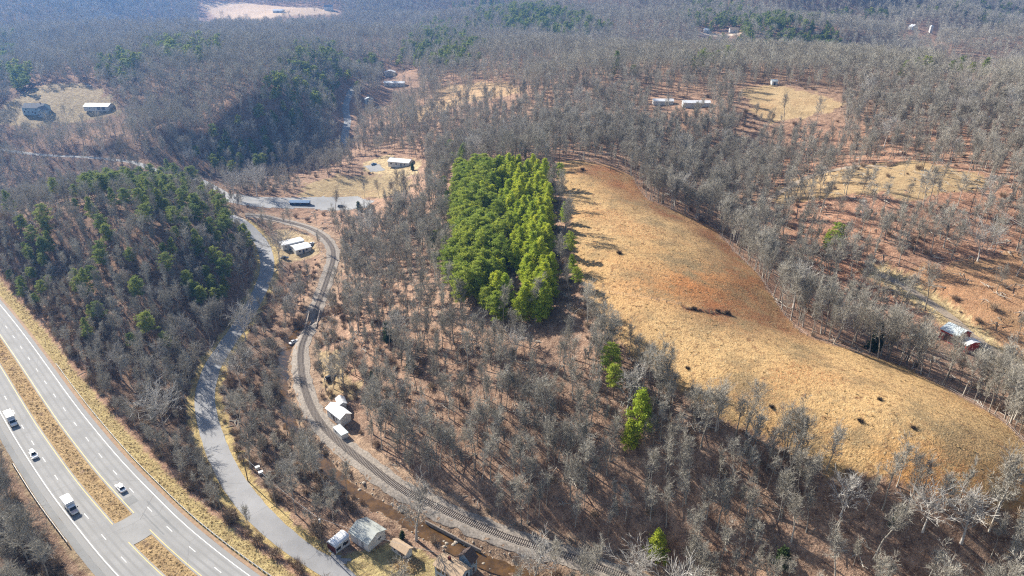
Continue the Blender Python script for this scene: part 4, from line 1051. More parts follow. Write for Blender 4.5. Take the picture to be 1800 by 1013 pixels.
# ------------------------------------------------------------------ vehicles
def ring(x, hw, z0, z1, r=.12):
    """cross-section of a car body at length x"""
    return [(x, -hw + r, z0), (x, -hw, z0 + r), (x, -hw, z1 - r), (x, -hw + r * 1.4, z1), (x, hw - r * 1.4, z1), (x, hw, z1 - r), (x, hw, z0 + r), (x, hw - r, z0)]
def wheels(root, xs, hw, r=.34, wd=.24):
    proto = None
    for x in xs:
        for sg in (-1, 1):
            if proto is None:
                mb = MB(); mb.tube([(0, -wd / 2, 0), (0, wd / 2, 0)], r, 18); wo_ = mb.build('wheel', M['tyre'], root, bevel=.03)
                hb = MB(); hb.tube([(0, -wd / 2 - .01, 0), (0, wd / 2 + .01, 0)], r * .58, 12); h_ = hb.build('rim', M['chrome'], wo_)
                proto = (wo_, h_)
                o = wo_
            else:
                o = proto[0].copy(); COL.objects.link(o); o.parent = root; h = proto[1].copy(); COL.objects.link(h); h.parent = o
            o.location = (x, sg * (hw - wd / 2 + .02), r)
def car(name, loc, rz, label, cat, paint, kind='sedan', group=None):
    root = empty(name, loc, rz, label, cat, group); L, hw_ = 4.7, .91
    prof = [(-2.35,.45,.62,.70),(-2.28,.30,.80,.84),(-1.6,.22,.93,.90),(-.9,.2,.95,.91),(.9,.2,.95,.91),(1.6,.22,.86,.90),(2.2,.28,.74,.84),(2.35,.40,.60,.68)]
    if kind == 'suv': prof = [(a, b, c + .12, d) for a, b, c, d in prof]
    MB().loft([ring(x, w_, z0, z1) for x, z0, z1, w_ in prof]).build('body', paint, root, smooth=False, bevel=.05)
    h0 = .93 if kind != 'suv' else 1.05; h1 = 1.43 if kind != 'suv' else 1.7
    xs = (-1.55, -1.0, .25, 1.05) if kind != 'suv' else (-2.2, -1.95, .3, 1.05)
    cab = MB(); rr_ = [(xs[0], h0 - .03, h0, .74), (xs[1], h0 - .03, h1, .60), (xs[2], h0 - .03, h1, .60), (xs[3], h0 - .03, h0, .74)]
    cab.loft([[(x, -w_ - .0, z0), (x, -w_ * .97, (z0 + z1) / 2), (x, -w_ * .84, z1), (x, w_ * .84, z1), (x, w_ * .97, (z0 + z1) / 2), (x, w_, z0)] for x, z0, z1, w_ in rr_]); cab.build('cabin', M['glass'], root)
    rf = MB(); rf.loft([[(x, -w_, z), (x, -w_ * .9, z + .05), (x, w_ * .9, z + .05), (x, w_, z)] for x, z, w_ in ((xs[1] - .06, h1 - .03, .54), ((xs[1] + xs[2]) / 2, h1 + .01, .57), (xs[2] + .08, h1 - .03, .54))]); rf.build('roof', paint, root)
    pl = MB()
    for sg in (-1, 1):
        for (xa, za), (xb, zb) in (((xs[0], h0), (xs[1], h1)), ((xs[3], h0), (xs[2], h1)), ((-.35, h0), (-.35, h1))):
            pl.tube([(xa, sg * .76, za), (xb, sg * .55, zb)], .045, 5)
    pl.build('pillars', paint, root)
    wheels(root, (-1.42, 1.42), hw_)
    for sg in (-1, 1):
        MB().box(2.22, 2.37, sg * .62 - .16, sg * .62 + .16, .55, .70).build('headlight', M['chrome'], root)
        MB().box(-2.37, -2.24, sg * .64 - .15, sg * .64 + .15, .62, .76).build('tail_light', M['red_lamp'], root)
        MB().box(.78, .95, sg * .98 - .1, sg * .98 + .1, .95, 1.08).build('mirror', paint, root, bevel=.02)
    return root
def box_truck(loc, rz, label, hood, Lb, name='box_truck', side_dark=False):
    root = empty(name, loc, rz, label, 'truck')
    xb = 3.1 - 2.9                                             # box front
    MB().box(xb - Lb, xb, -1.12, 1.12, .95, 3.0).build('cargo_box', M['paint_white'], root, bevel=.05)
    MB().box(xb - Lb, 3.1, -.45, .45, .45, .8).build('chassis', M['tyre'], root)
    cab = [(xb + .12, .55, 2.05, .93), (xb + .3, .45, 2.12, .95), (xb + 1.35, .45, 2.1, .94), (xb + 1.95, .45, 1.32, .94), (xb + 2.9, .5, 1.18, .92), (xb + 3.05, .6, 1.0, .86)]
    MB().loft([ring(x, w_, z0, z1, .1) for x, z0, z1, w_ in cab]).build('cab', M['paint_white'], root, bevel=.04)
    g = MB(); g.poly((xb + 1.42, -.80, 2.05), (xb + 1.97, -.84, 1.36), (xb + 1.97, .84, 1.36), (xb + 1.42, .80, 2.05)); g.v = [(x + .04, y, z + .03) for x, y, z in g.v]
    g.build('windshield', M['glass'], root)
    for sg in (-1, 1):
        s_ = MB(); s_.box(xb + .45, xb + 1.4, sg * .955 - .012, sg * .955 + .012, 1.35, 1.9); s_.build('side_window', M['glass'], root)
        MB().box(xb + 1.5, xb + 1.62, sg * 1.2 - .13, sg * 1.2 + .13, 1.3, 1.65).build('mirror', M['tyre'], root)
        MB().box(xb + 2.98, xb + 3.08, sg * .68 - .15, sg * .68 + .15, .8, .98).build('headlight', M['chrome'], root)
    h = MB(); h.loft([[(x, -w_, z), (x, -w_ * .85, z + .05), (x, w_ * .85, z + .05), (x, w_, z)] for x, z, w_ in ((xb + 2.05, 1.27, .84), (xb + 2.5, 1.22, .84), (xb + 2.95, 1.13, .8))]); h.build('hood', hood, root)
    wheels(root, (xb - Lb + 1.3, xb + 2.3), .98, .42, .28)
    return root
def hw_place(px, py, off):
    p = cast(px, py); i = int(np.argmin(np.hypot(hwF[:, 0] - p[0], hwF[:, 1] - p[1]))); T = hwF[i + 1] - hwF[i]; T = T / np.linalg.norm(T); Nn = np.array([T[1], -T[0]])
    q = hwF[i] + Nn * off; return (q[0], q[1], float(hgt(q[0], q[1])) + dz + .01), math.atan2(T[1], T[0])
l, a = hw_place(131, 895, 8.3); box_truck(l, a, 'white box truck with a pale pinkish hood, the truck nearest the median gap', M['pink_hood'], 4.6)
l, a = hw_place(24, 745, 8.4); box_truck(l, a, 'larger all-white box truck at the left edge of the frame', M['paint_white'], 5.2)
l, a = hw_place(58, 803, 8.2); car('white_car', l, a, 'white hatchback driving between the two box trucks in the near lanes', 'car', M['paint_white'], 'suv')
l, a = hw_place(210, 863, -4.7); car('white_car', l, a + math.pi, 'white sedan alone in the far lanes beside the end of the grassy median', 'car', M['paint_white'])
def at(px, py, dz_=0.0):
    p = cast(px, py); return (float(p[0]), float(p[1]), float(hgt(p[0], p[1])) + dz_)
car('parked_car', at(517, 603), .9, 'white car parked on the grass between the creek and the railway', 'car', M['paint_white'])
car('parked_car', at(600, 365, .1), .1, 'dark car parked at the right end of the valley parking apron', 'car', M['dark_car'], 'suv')
car('parked_car', at(657, 290, .1), .5, 'blue car on the driveway of the white valley house', 'car', M['blue_car'])
car('parked_car', at(548, 430), 1.2, 'white car parked at the right end of the camper trailer', 'car', M['paint_white'])
car('parked_car', at(500, 455), .3, 'dark car parked under the trees in front of the camper trailer', 'car', M['dark_car'])
car('parked_car', at(157, 152), 0, 'white car parked above the far left barn by the trees', 'car', M['paint_white'])
car('parked_car', at(582, 666), .7, 'dark abandoned car in the brush right of the railway curve', 'car', M['dark_car'], 'suv')

# ------------------------------------------------------------------ buildings
def frame_px(Apx, Bpx, Cpx):
    a, b, c = cast(*Apx), cast(*Bpx), cast(*Cpx); u = b - a; W = np.linalg.norm(u); v = c - a; D = np.linalg.norm(v)
    ang = math.atan2(u[1], u[0]); av = math.atan2(v[1], v[0]); d = (av - ang + math.pi) % (2 * math.pi) - math.pi
    ang += (abs(d) - math.pi / 2) * .5 * (1 if d > 0 else -1); sg = 1 if d > 0 else -1
    return a, ang, W, D, sg
def building(name, label, cat, a, ang, W, D, wh, rh, wall, roof, ridge='u', sg=1, over=.4, windows=(), doors=(), chimney=None, rtype='gable', bury=1.2, group=None, z=None):
    """a = corner, u axis = ang, W along u, D across (v axis, side sg)"""
    ca, sa = math.cos(ang), math.sin(ang); va = np.array([-sa, ca]) * sg; c = np.array(a) + np.array([ca, sa]) * W / 2 + va * D / 2
    cs = [np.array(a) + np.array([ca, sa]) * W * i + va * D * j for i in (0, 1) for j in (0, 1)]
    z = max(float(hgt(*p)) for p in cs) * .5 + min(float(hgt(*p)) for p in cs) * .5 if z is None else z
    root = empty(name, (c[0], c[1], z), ang, label, cat, group)
    X, Y = W / 2, D / 2; yf = -Y if sg > 0 else Y                         # yf: the side that contains corner A
    w_ = MB(); w_.box(-X, X, -Y, Y, -bury, wh)
    if rtype == 'gable':
        if ridge == 'u':
            for x in (-X + .02, X - .02): w_.poly((x, -Y, wh), (x, Y, wh), (x, 0, wh + rh))
        else:
            for y in (-Y + .02, Y - .02): w_.poly((-X, y, wh), (X, y, wh), (0, y, wh + rh))
    w_.build('wall', wall, root)
    r = MB(); t = .18
    if rtype == 'gable':
        a1, b1 = (X + over, Y + over) if ridge == 'u' else (Y + over, X + over); hb = Y if ridge == 'u' else X
        lo = wh - rh * over / hb
        def P(l, q, zz): return (l, q, zz) if ridge == 'u' else (q, l, zz)
        for s_ in (-1, 1):
            r.loft([[P(l, s_ * b1, lo), P(l, 0, wh + rh), P(l, 0, wh + rh + t), P(l, s_ * b1, lo + t)] for l in (-a1, a1)])
    elif rtype == 'arch':
        n = 9; out = [( -X - over if False else 0)]
        def prof(k, e): th = math.pi * k / (n - 1); return (math.cos(th) * (Y + e), wh + math.sin(th) * rh + e * .6)
        r.loft([[(l, *prof(k, .12)) for k in range(n)] + [(l, *prof(k, .0)) for k in reversed(range(n))] for l in (-X - .15, X + .15)])
    elif rtype == 'hip':
        k = min(X, Y); e = over; lo = wh - .1
        q = [(-X - e, -Y - e, lo), (X + e, -Y - e, lo), (X + e, Y + e, lo), (-X - e, Y + e, lo)]
        if X >= Y: r1, r2 = (-X + k, 0, wh + rh), (X - k, 0, wh + rh)
        else: r1, r2 = (0, -Y + k, wh + rh), (0, Y - k, wh + rh)
        if X >= Y: r.poly(q[0], q[1], r2, r1); r.poly(q[1], q[2], r2); r.poly(q[2], q[3], r1, r2); r.poly(q[3], q[0], r1)
        else: r.poly(q[0], q[1], r1); r.poly(q[1], q[2], r2, r1); r.poly(q[2], q[3], r2); r.poly(q[3], q[0], r1, r2)
        r.poly(*q[::-1])
    else:
        r.box(-X - over, X + over, -Y - over, Y + over, wh, wh + .2)
    r.build('roof', roof, root)
    def panel(kind, side, s0, z0, ww, hh, mat, frame=True):
        # side: 'u' the wall through A along u, 'v' the wall at the A end along v, 'U','V' the opposite ones
        e = .03
        if side in 'uU':
            y = yf if side == 'u' else -yf; sgn = np.sign(y); x = s0 * X
            f = MB().box(x - ww / 2 - .08, x + ww / 2 + .08, min(y, y + sgn * e), max(y, y + sgn * e), z0 - .08, z0 + hh + .08)
            g = MB().box(x - ww / 2, x + ww / 2, min(y, y + sgn * 2 * e), max(y, y + sgn * 2 * e), z0, z0 + hh)
        else:
            x = -X if side == 'v' else X; sgn = np.sign(x); y = s0 * Y
            f = MB().box(min(x, x + sgn * e), max(x, x + sgn * e), y - ww / 2 - .08, y + ww / 2 + .08, z0 - .08, z0 + hh + .08)
            g = MB().box(min(x, x + sgn * 2 * e), max(x, x + sgn * 2 * e), y - ww / 2, y + ww / 2, z0, z0 + hh)
        fo = f.build(kind, M['white_metal'] if kind == 'window' else M['white_wall'], root); g.build('pane' if kind == 'window' else 'panel', mat, fo)
    for q in windows: panel('window', q[0], q[1], q[2], q[3], q[4], M['glass'])
    for q in doors: panel('door', q[0], q[1], 0.0, q[2], q[3], M[q[4]] if len(q) > 4 else M['brown_roof'])
    if chimney:
        MB().box(chimney[0] * X - .35, chimney[0] * X + .35, chimney[1] * Y - .35, chimney[1] * Y + .35, wh, wh + rh + 1.0).build('chimney', M['maroon'], root)
    return root
def b3(name, label, cat, Ap, Bp, Cp, *a, **k):
    c, ang, W, D, sg = frame_px(Ap, Bp, Cp); return building(name, label, cat, c, ang, W, D, *a, sg=sg, **k)
def bc(name, label, cat, px, py, ang, W, D, *a, **k):
    p = cast(px, py); ca, sa = math.cos(ang), math.sin(ang); c = p - np.array([ca, sa]) * W / 2 - np.array([-sa, ca]) * D / 2
    return building(name, label, cat, c, ang, W, D, *a, **k)
G = 'windows'
b3('garage', 'big white garage with a pale green metal roof beside the side road', 'garage', (649,971), (681,948), (613,953), 3.3, 1.5, M['white_wall'], M['green_roof'], ridge='v',
   windows=[('u',.3,1.4,1.0,.9)], doors=[('v',-.1,3.0,2.5,'white_metal'),('v',.55,3.0,2.5,'white_metal'),('v',-.6,3.0,2.5,'white_metal')])
b3('annex', 'long low white annex with a rounded shiny roof joined to the green-roofed garage', 'building', (591,974), (615,956), (577,963), 2.6, .8, M['white_wall'], M['white_metal'], rtype='arch',
   windows=[('u',-.6,.9,1.6,1.0),('u',.2,.9,.9,1.1),('u',.55,.7,1.3,1.0)], doors=[('v',0,3.6,2.5,'maroon')])
b3('cottage', 'small white cottage with a tan shingle roof beside the green-roofed garage', 'cottage', (714,985), (726,976), (686,970), 2.5, .9, M['white_wall'], M['tan_roof'], ridge='v',
   windows=[('v',-.75,1.0,.6,.8),('v',.55,1.0,.6,.8),('v',.05,.7,.45,1.2),('v',-.2,.7,.45,1.2)], doors=[('v',-.45,.8,2.0)])
b3('blue_house', 'pale blue two-storey house with a tan shingle roof cut by the bottom edge', 'house', (808,1046), (829,1026), (762,1018), 5.2, 1.3, M['blue_and_hazed_wall'], M['tan_roof'], ridge='v',
   windows=[('v',.75,3.4,.8,1.2),('v',.6,3.4,.8,1.2),('v',.3,3.4,.8,1.2),('v',.0,3.4,.8,1.2),('v',-.4,3.4,.9,1.2),('u',-.4,3.3,.9,1.3),('u',.4,3.3,.9,1.3),('v',.7,1.0,.9,1.2),('v',.2,1.0,.9,1.2)], doors=[('v',-.1,1.0,2.1)], chimney=(.2,.3))
b3('house_wing', 'rear wing with a dark brown roof behind the pale blue house', 'house', (829,1012), (840,1001), (806,1000), 4.6, 2.0, M['blue_and_hazed_wall'], M['brown_roof'], ridge='u', windows=[('U',.0,2.8,.8,1.1),('u',.3,2.8,.8,1.1)], doors=[('u',-.3,.9,2.0)])
b3('white_house', 'ruined white house with bright white metal roofs right of the railway curve', 'house', (600,751), (615,738), (584,729), 3.4, 1.2, M['white_wall'], M['white_metal'], ridge='v', windows=[('v',.3,1.2,.9,1.1),('v',-.4,1.2,.9,1.1)], doors=[('v',0,1.0,2.1)])
b3('back_shed', 'white-roofed lean-to at the upper end of the ruined white house', 'shed', (598,727), (610,720), (592,716), 3.2, .8, M['white_wall'], M['white_metal'], ridge='v', windows=[('v',0,1.2,.7,.9)])
b3('ruined_annex', 'grey roofless annex with a white side wall below the ruined white house', 'ruin', (601,774), (611,767), (594,757), 1.9, .3, M['white_wall'], M['barn_roof'], rtype='flat', over=.1, windows=[('v',.4,1,.8,1)])
b3('barn', 'red barn with a pale metal roof beside the gravel lane', 'barn', (1678,610), (1707,601), (1648,594), 3.6, 1.7, M['red_wall'], M['barn_roof'], ridge='v', doors=[('v',.1,2.4,2.6,'brown_roof'),('v',-.6,2.0,2.4,'brown_roof')], windows=[('v',.7,1.4,.9,.9)])
b3('barn_lean_to', 'lower red lean-to with a white metal roof at the near end of the red barn', 'shed', (1695,621), (1720,613), (1682,612), 2.8, .7, M['red_wall'], M['white_metal'], ridge='v', doors=[('v',0,1.6,2.2,'brown_roof')])
b3('camper_trailer', 'long white camper trailer in the wooded yard beside the side road', 'trailer', (498,441), (533,430), (494,434), 3.0, .35, M['white_wall'], M['white_metal'], rtype='arch', bury=.2,
   windows=[('u',-.7,1.5,1.2,.8),('u',-.3,1.5,1.2,.8),('u',.25,1.5,1.2,.8),('u',.7,1.5,1.2,.8)], doors=[('u',0,.8,2.0)])
b3('cabin', 'low cabin with a patched white and blue roof in front of the camper trailer', 'cabin', (521,449), (547,440), (512,440), 2.5, 1.0, M['white_wall'], M['white_metal'], ridge='u', windows=[('u',-.5,1,1.2,.9),('u',.4,1,1.2,.9)], doors=[('u',0,.9,2.0,'navy')])
bc('white_cottage', 'white valley house with a white metal roof beyond the yellow lawn', 'house', 705, 290, -.30, 17, 9, 3.0, 1.6, M['white_wall'], M['white_metal'], ridge='u', windows=[('u',-.7,1,1.2,1.1),('u',-.2,1,1.2,1.1),('u',.6,1,1.2,1.1),('V',0,1,1.2,1.1)], doors=[('u',.25,1.0,2.1,'navy')])
bc('cargo_trailer', 'long dark trailer under a blue and white tarp on the valley parking apron', 'trailer', 528, 360, -.03, 13, 3.4, 2.0, .9, M['navy'], M['blue_tarp'], ridge='u', bury=.3, doors=[('u',.8,1.0,1.6,'dark_car')], windows=[('u',-.5,.9,.9,.6),('u',.1,.9,.9,.6)])
bc('far_house', 'pale house, haze-blue put into its walls, with dark gabled roofs in the far left clearing', 'house', 66, 198, -.12, 20, 11, 5.4, 3.2, M['blue_and_hazed_wall'], M['grey_roof'], ridge='u', windows=[('u',-.8,1,1.2,1.5),('u',-.4,1,1.2,1.5),('u',.0,1,1.2,1.5),('u',.4,3.3,1.2,1.3),('u',-.6,3.3,1.2,1.3),('u',.8,1,1.2,1.5)], doors=[('u',.25,1.2,2.1)], chimney=(.5,.1))  # wall blue stands in for distant shade and haze, painted into the colour
bc('gable_wing', 'tall pale gable-fronted wing with painted-in haze blue on the front of the dark-roofed far left house', 'house', 77, 203, -.12, 6, 7, 5.2, 3.0, M['blue_and_hazed_wall'], M['grey_roof'], ridge='v', windows=[('u',0,1,1.4,1.4),('u',0,3.4,1.2,1.3)], doors=[('u',-.6,1,2)])  # same blued wall: shade and haze put into its colour
bc('metal_barn', 'long low barn with a pale blue metal roof in the far left clearing', 'barn', 175, 192, -.02, 23, 10, 3.2, 2.0, M['white_wall'], M['barn_roof'], ridge='u', windows=[('u',-.5,1,1,1)], doors=[('u',.2,3,2.8,'grey_roof'),('u',.6,3,2.8,'grey_roof')])
bc('hill_house', 'white-roofed house highest among the trees up the central valley', 'house', 686, 132, .1, 13, 9, 3.5, 2.4, M['white_wall'], M['white_metal'], windows=[('u',-.4,1,1.4,1.3),('u',.4,1,1.4,1.3)], doors=[('u',0,1,2.1)], ridge='v')
bc('ranch_house', 'long low white ranch house below the hill house in the central valley', 'house', 694, 151, -.06, 24, 8, 3.0, 1.6, M['white_wall'], M['white_metal'], windows=[('u',-.6,1,1.4,1.3),('u',.5,1,1.4,1.3)], doors=[('u',0,1,2.1)])
bc('blue_cottage', 'small pale blue house beside the shaded lane in the central valley', 'house', 649, 181, .25, 9, 8, 4.0, 2.2, M['blue_and_hazed_wall'], M['barn_roof'], windows=[('u',-.4,1,1.2,1.3),('u',.4,1,1.2,1.3)], doors=[('u',0,1,2.1)], ridge='v')
bc('poultry_shed', 'left one of the two long white sheds in the bare woods beyond the pasture', 'shed', 1165, 183, -.03, 15, 7, 2.8, 1.2, M['white_wall'], M['white_metal'], doors=[('u',.3,2,2.2,'grey_roof')])
bc('poultry_shed', 'right one of the two long white sheds in the bare woods, the longer one', 'shed', 1223, 187, -.03, 20, 7, 2.8, 1.2, M['white_wall'], M['white_metal'], doors=[('u',.3,2,2.2,'grey_roof')])
bc('field_shed', 'tiny pale shed at the top of the small far field among the oaks', 'shed', 1360, 149, 0, 4.5, 4, 3.0, 1.0, M['white_wall'], M['barn_roof'], doors=[('u',0,1.4,2.2,'navy')])
bc('ridge_house', 'white house with a pointed roof on the far right wooded ridge', 'house', 1604, 52, .2, 13, 10, 5, 4, M['white_wall'], M['white_metal'], ridge='v', windows=[('u',0,2,2,2)], doors=[('u',.5,1.2,2.2)])
bc('white_tower', 'narrow tall white silo-like building right of the far ridge house', 'silo', 1635, 58, 0, 5, 5, 12, 2, M['white_wall'], M['white_metal'], rtype='hip', doors=[('u',0,1.4,2.4)])
bc('farmhouse', 'white farmhouse at the right end of the distant bright field', 'house', 578, 18, 0, 18, 10, 7, 4, M['white_wall'], M['grey_roof'], windows=[('u',0,2,2,2)], doors=[('u',.5,1.2,2.2)])
bc('white_barn', 'long white barn in the middle of the distant bright field', 'barn', 490, 22, 0, 22, 9, 4, 2.5, M['white_wall'], M['white_metal'], doors=[('u',0,3,3)])
bc('distant_house', 'left pale house on the narrow clearing under the far conifers', 'house', 1243, 57, 0, 12, 9, 4, 3, M['white_wall'], M['white_metal'], doors=[('u',0,1.2,2.2)])
bc('distant_house', 'right pale house on the narrow clearing under the far conifers', 'house', 1289, 57, 0, 14, 9, 5, 3, M['white_wall'], M['tan_roof'], doors=[('u',0,1.2,2.2)])

# ------------------------------------------------------------------ poles and wires
def utility_pole(px, py, hgt_, label, rz=0.0, transformer=False, steel=False):
    loc = at(px, py); root = empty('utility_pole', loc, rz, label, 'utility pole')
    MB().tube([(0, 0, -.5), (0, 0, hgt_)], [.18, .11], 8).build('pole', M['pole'], root)
    c = MB().box(-1.2, 1.2, -.06, .06, hgt_ - .9, hgt_ - .75); c.build('crossarm', M['pole'], root)
    for k in (-1.1, 0, 1.1): MB().tube([(k, 0, hgt_ - .75), (k, 0, hgt_ - .5)], [.07, .04], 6).build('insulator', M['white_metal'], root)
    if transformer: MB().tube([(.4, 0, hgt_ - 2.6), (.4, 0, hgt_ - 1.5)], .32, 10).build('transformer', M['concrete'], root)
    return Vector((loc[0], loc[1], loc[2] + hgt_ - .5))
def wire(name, a, b, label, sag=1.0, r=.03, n=14):
    P = [a.lerp(b, i / n) - Vector((0, 0, 4 * sag * (i / n) * (1 - i / n))) for i in range(n + 1)]; mb = MB(); mb.tube(P, r, 4)
    o = mb.build(name, M['galv']); return tag(o, label, 'power line')
p1 = utility_pole(983, 293, 10, 'wooden utility pole at the top corner of the pasture beside the pines', .3)
p2 = utility_pole(1073, 300, 10, 'second utility pole along the top edge of the pasture under the trees', .3)
p3 = utility_pole(1206, 302, 10, 'lone utility pole in the woods right of the pasture top', .3)
p4 = utility_pole(567, 963, 12, 'utility pole with a grey transformer at the driveway of the green-roofed garage', .8, True)
p5 = utility_pole(1622, 300, 13, 'utility pole with white insulators on the right-hand hilltop field', .8)
p6 = utility_pole(1705, 372, 13, 'utility pole halfway down the power line cut on the right-hand hill', .8)
p7 = utility_pole(1790, 450, 13, 'utility pole at the right edge where the power lines leave the frame', .8)
wire('power_line', p1, p2, 'thin wire from the corner pole to the second pole at the pasture top'); wire('power_line', p2, p3, 'thin wire running on into the woods right of the pasture top')
for k, lb in ((-1.0, 'left'), (1.0, 'right')):
    o = Vector((k * .8, k * .8, 0)); wire('power_line', p5 + o, p6 + o, f'{lb} wire of the pair between the hilltop pole and the middle pole', 2); wire('power_line', p6 + o, p7 + o, f'{lb} wire of the pair between the middle pole and the pole at the right edge', 2)
p8 = utility_pole(436, 846, 11, 'utility pole in the brush on the right-hand bank of the side road bend', .6)
wire('power_line', p4, p8, 'long wire following the side road up from the transformer pole', 1.0); hb_ = at(775, 1000); wire('power_line', p4, Vector((hb_[0], hb_[1], hb_[2] + 6)), 'wire crossing the yard from the transformer pole to the pale blue house', 1.0)
pw = utility_pole(627, 262, 9, 'pole in the shaded trees up the slope behind the white valley house'); h_ = at(655, 287); wire('service_wire', pw, Vector((h_[0], h_[1], h_[2] + 4)), 'pale wire slanting down to the driveway of the white valley house', .5)

# ------------------------------------------------------------------ small things
def rock_mb(R, s_):
    mb = MB(); n = 7; rings = []
    for j, (z, k) in enumerate(((-.3, .7), (.15, 1.0), (.5, .8), (.75, .35))):
        rings.append([(math.cos(6.283 * i / n) * s_ * k * R.uniform(.75, 1.25), math.sin(6.283 * i / n) * s_ * k * R.uniform(.75, 1.25), z * s_) for i in range(n)])
    mb.loft(rings); return mb
rr3 = [rock_mb(np.random.default_rng(k), .6).build('rock', M['stone']) for k in range(4)]
R = np.random.default_rng(5); spots = []
for px, py in ((767,943),(779,950),(781,953),(785,957),(782,960),(790,951),(797,957),(800,955),(803,953),(757,935),(762,937),(750,929),(742,925),(765,946),(815,961),(700,893),(707,898),(690,886),(725,912),(675,880),(655,868),(633,862),(841,985),(850,992),(862,1000),(524,592),(512,640),(503,655),(640,850)):
    spots.append((px + R.uniform(-1, 1), py + R.uniform(-1, 1)))
for i, (px, py) in enumerate(spots):
    o = rr3[i] if i < 4 else add('rock', rr3[i % 4].data); o.location = at(px, py); o.rotation_euler = (0, 0, R.uniform(0, 6)); s_ = R.uniform(.6, 1.3); o.scale = (s_, s_, s_ * .8)
    tag(o, 'pale boulder on the bank of the creek below the railway', 'rock', 'boulders along the creek')
PROTO['stone0'] = (None, None, rr3[0].data); PROTO['stone1'] = (None, None, rr3[1].data)
st = []
for i in range(len(crF)):
    for _ in range(3):
        o_ = R.uniform(1.3, 3.6) * R.choice((-1, 1)); T_ = crF[min(i + 1, len(crF) - 1)] - crF[i - 1 if i else 0]; T_ = T_ / (np.linalg.norm(T_) + 1e-9); x_, y_ = crF[i][0] + T_[1] * o_, crF[i][1] - T_[0] * o_
        st.append((float(x_), float(y_), float(hgt(x_, y_)) - .05, f'stone{R.integers(2)}', float(R.uniform(.15, .6)), float(R.uniform(0, 6))))
scatter_stuff('creek_stones', st, ['stone0', 'stone1'], 'loose grey stones littering both banks of the creek', 'stones')
# brush pile on the lawn
loc = at(716, 996); P0 = []; P1 = []
for i in range(420):
    a_, r_ = R.uniform(0, 6.28), R.uniform(0, 1) ** .5; p = np.array([math.cos(a_) * r_ * 4.2, math.sin(a_) * r_ * 2.6, (1 - r_) * 1.3]); P0.append(p); P1.append(p + np.array([R.normal(0, .9), R.normal(0, .9), R.uniform(-.1, .7)]))
v, f = tri_twigs(np.array(P0), np.array(P1), np.full(len(P0), .09)); o = add('brush_pile', mesh_np('brush_pile', v, f, [M['sand']]), None, loc); tag(o, 'heap of pale cut brush on the lawn in front of the tan-roofed cottage', 'brush pile')
# log retaining wall along the railway bank
for (pa, pb, lb) in (((748,921),(803,950),'upper'), ((803,951),(846,973),'lower')):
    a_, b_ = at(*pa), at(*pb); root = empty('retaining_wall', a_, 0, f'{lb} length of the dark timber retaining wall between the creek and the railway', 'retaining wall')
    for k in range(4):
        d = Vector(b_) - Vector(a_); MB().tube([(0, 0, .2 + .35 * k), (d.x, d.y, d.z + .2 + .35 * k)], .19, 6).build('beam', M['sleeper'], root)
# railway bridge
a_, b_ = at(553, 548), at(546, 578); root = empty('railway_bridge', a_, 0, 'short dark timber railway bridge where the creek passes under the track', 'bridge'); d = Vector(b_) - Vector(a_); dn = d.normalized(); nn = Vector((-dn.y, dn.x, 0))
for sg in (-1, 1):
    p, q = nn * 2.4 * sg, d + nn * 2.4 * sg; mb = MB(); mb.loft([[(x.x + nn.x * w_, x.y + nn.y * w_, x.z + zz) for w_, zz in ((-.2, -.5), (.2, -.5), (.2, .55), (-.2, .55))] for x in (p, q)]); mb.build('girder', M['sleeper'], root)
v, f = bush(599); v2, f2 = bush(598); SHRUB = mesh_np('shrub', np.concatenate([v, v2 * .8]), np.concatenate([f, f2 + len(v)]), [simple('dark shrub twigs', (.055,.04,.03), .9, .3, 3)])
# pasture: a dark shrub clump, a hay feeder and small cedars with shadows
for px, py, s_, lb in ((1088,446,.28,'small dark cedar bush alone in the upper pasture'),(1024,299,.3,'dark stub of a bush near the top corner of the pasture'),(1208,648,.16,'tiny dark bush in the middle of the pasture'),(1512,741,.2,'small dark bush in the right half of the pasture'),(1546,703,.18,'small dark bush on the right rise of the pasture'),(1356,716,.18,'small dark bush in the lower middle of the pasture'),(1605,753,.17,'small dark bush near the right end of the pasture'),(1262,548,.22,'dark bush at the right end of the dark bank in the pasture'),(1278,552,.26,'dark bush at the very tip of the dark bank in the pasture'),(1220,544,.24,'dark bush at the left end of the dark bank in the pasture')):
    o = add('shrub', SHRUB, None, at(px, py, -.1), px); o.scale = (s_ * 3.4, s_ * 3.4, s_ * 2.2); tag(o, lb.replace('cedar ', ''), 'bush')
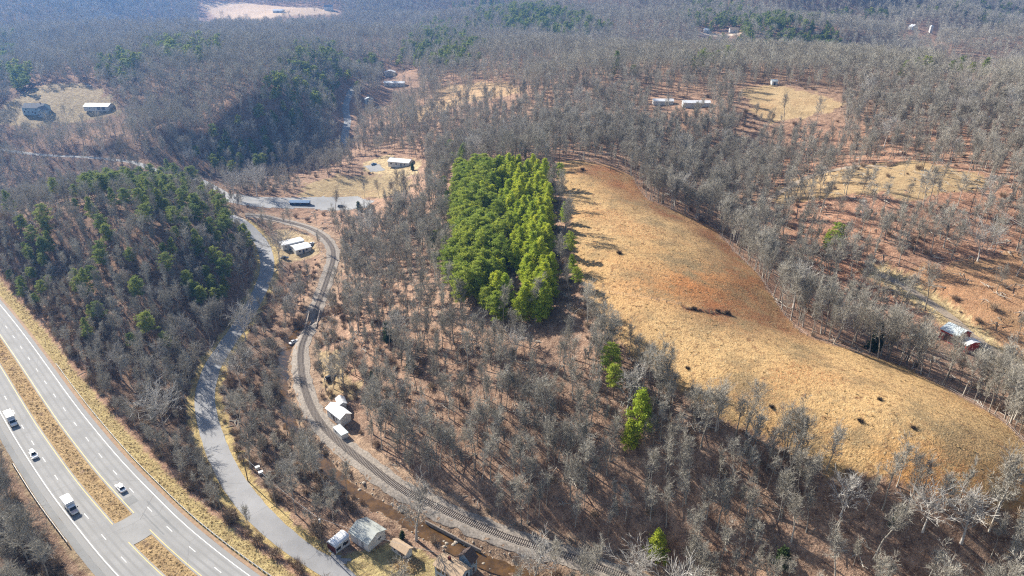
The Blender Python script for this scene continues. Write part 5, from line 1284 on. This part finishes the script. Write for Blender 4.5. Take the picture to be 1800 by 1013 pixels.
# fences
def fence(path, name, label, step=3.2, h=1.2):
    P = path[:, :2]; s = np.concatenate([[0], np.cumsum(np.linalg.norm(np.diff(P, axis=0), axis=1))]); step = max(step, s[-1] / 98); Q, _ = resample(P, s, step); Z = hgt(Q[:, 0], Q[:, 1])
    root = empty(name, (Q[0, 0], Q[0, 1], Z[0]), 0, label, 'fence'); o = Vector((Q[0, 0], Q[0, 1], Z[0])); m0 = None
    for i in range(len(Q)):
        if m0 is None: po = MB().tube([(0, 0, -.3), (0, 0, h)], [.09, .07], 6).build('post', M['post'], root); m0 = po.data
        else: po = add('post', m0, root)
        po.location = (Q[i, 0] - o.x, Q[i, 1] - o.y, Z[i] - o.z)
    for hh in (.5, 1.05):
        MB().tube([(Q[i, 0] - o.x, Q[i, 1] - o.y, Z[i] - o.z + hh) for i in range(len(Q))], .015, 3).build('wire', M['galv'], root)
fence(spline(A['pasture'][3:18], 3.0), 'fence', 'long wire fence on wooden posts along the wooded far edge of the pasture', 4.0)
fence(spline(castl([(1008,505),(1060,515),(1120,524),(1180,534),(1215,541)]), 3.0), 'fence', 'short post and wire fence crossing the pasture toward the dark bank', 5.0)
# white junk boxes by the brush
for px, py, lb in ((453,824,'small white crate in the brush between the side road and the railway, the left one'),(459,833,'white chest-like box in the brush beside the smaller crate')):
    loc = at(px, py); root = empty('storage_box', loc, .6, lb, 'box'); MB().box(-.7, .7, -.5, .5, 0, .8).build('body', M['white_wall'], root, bevel=.04); MB().box(-.74, .74, -.54, .54, .8, .92).build('lid', M['white_metal'], root, bevel=.03)
for px, py, s_ in ((618,1008,.3),(585,950,.3)):
    pass

# ------------------------------------------------------------------ haze
hz = MB(); hz.box(-9000, 9000, -400, 6900, -40, 330); ho = hz.build('haze', bpy.data.materials.new('haze')); tag(ho, 'thin blue winter haze over the hills', 'haze', kind='stuff')
hm = ho.data.materials[0]; hm.use_nodes = True; t = hm.node_tree; t.nodes.clear()
pv = t.nodes.new('ShaderNodeVolumePrincipled'); pv.inputs['Color'].default_value = (.16, .42, 1.0, 1); pv.inputs['Density'].default_value = 1.2e-4; pv.inputs['Anisotropy'].default_value = .45
oo = t.nodes.new('ShaderNodeOutputMaterial'); t.links.new(pv.outputs[0], oo.inputs['Volume'])
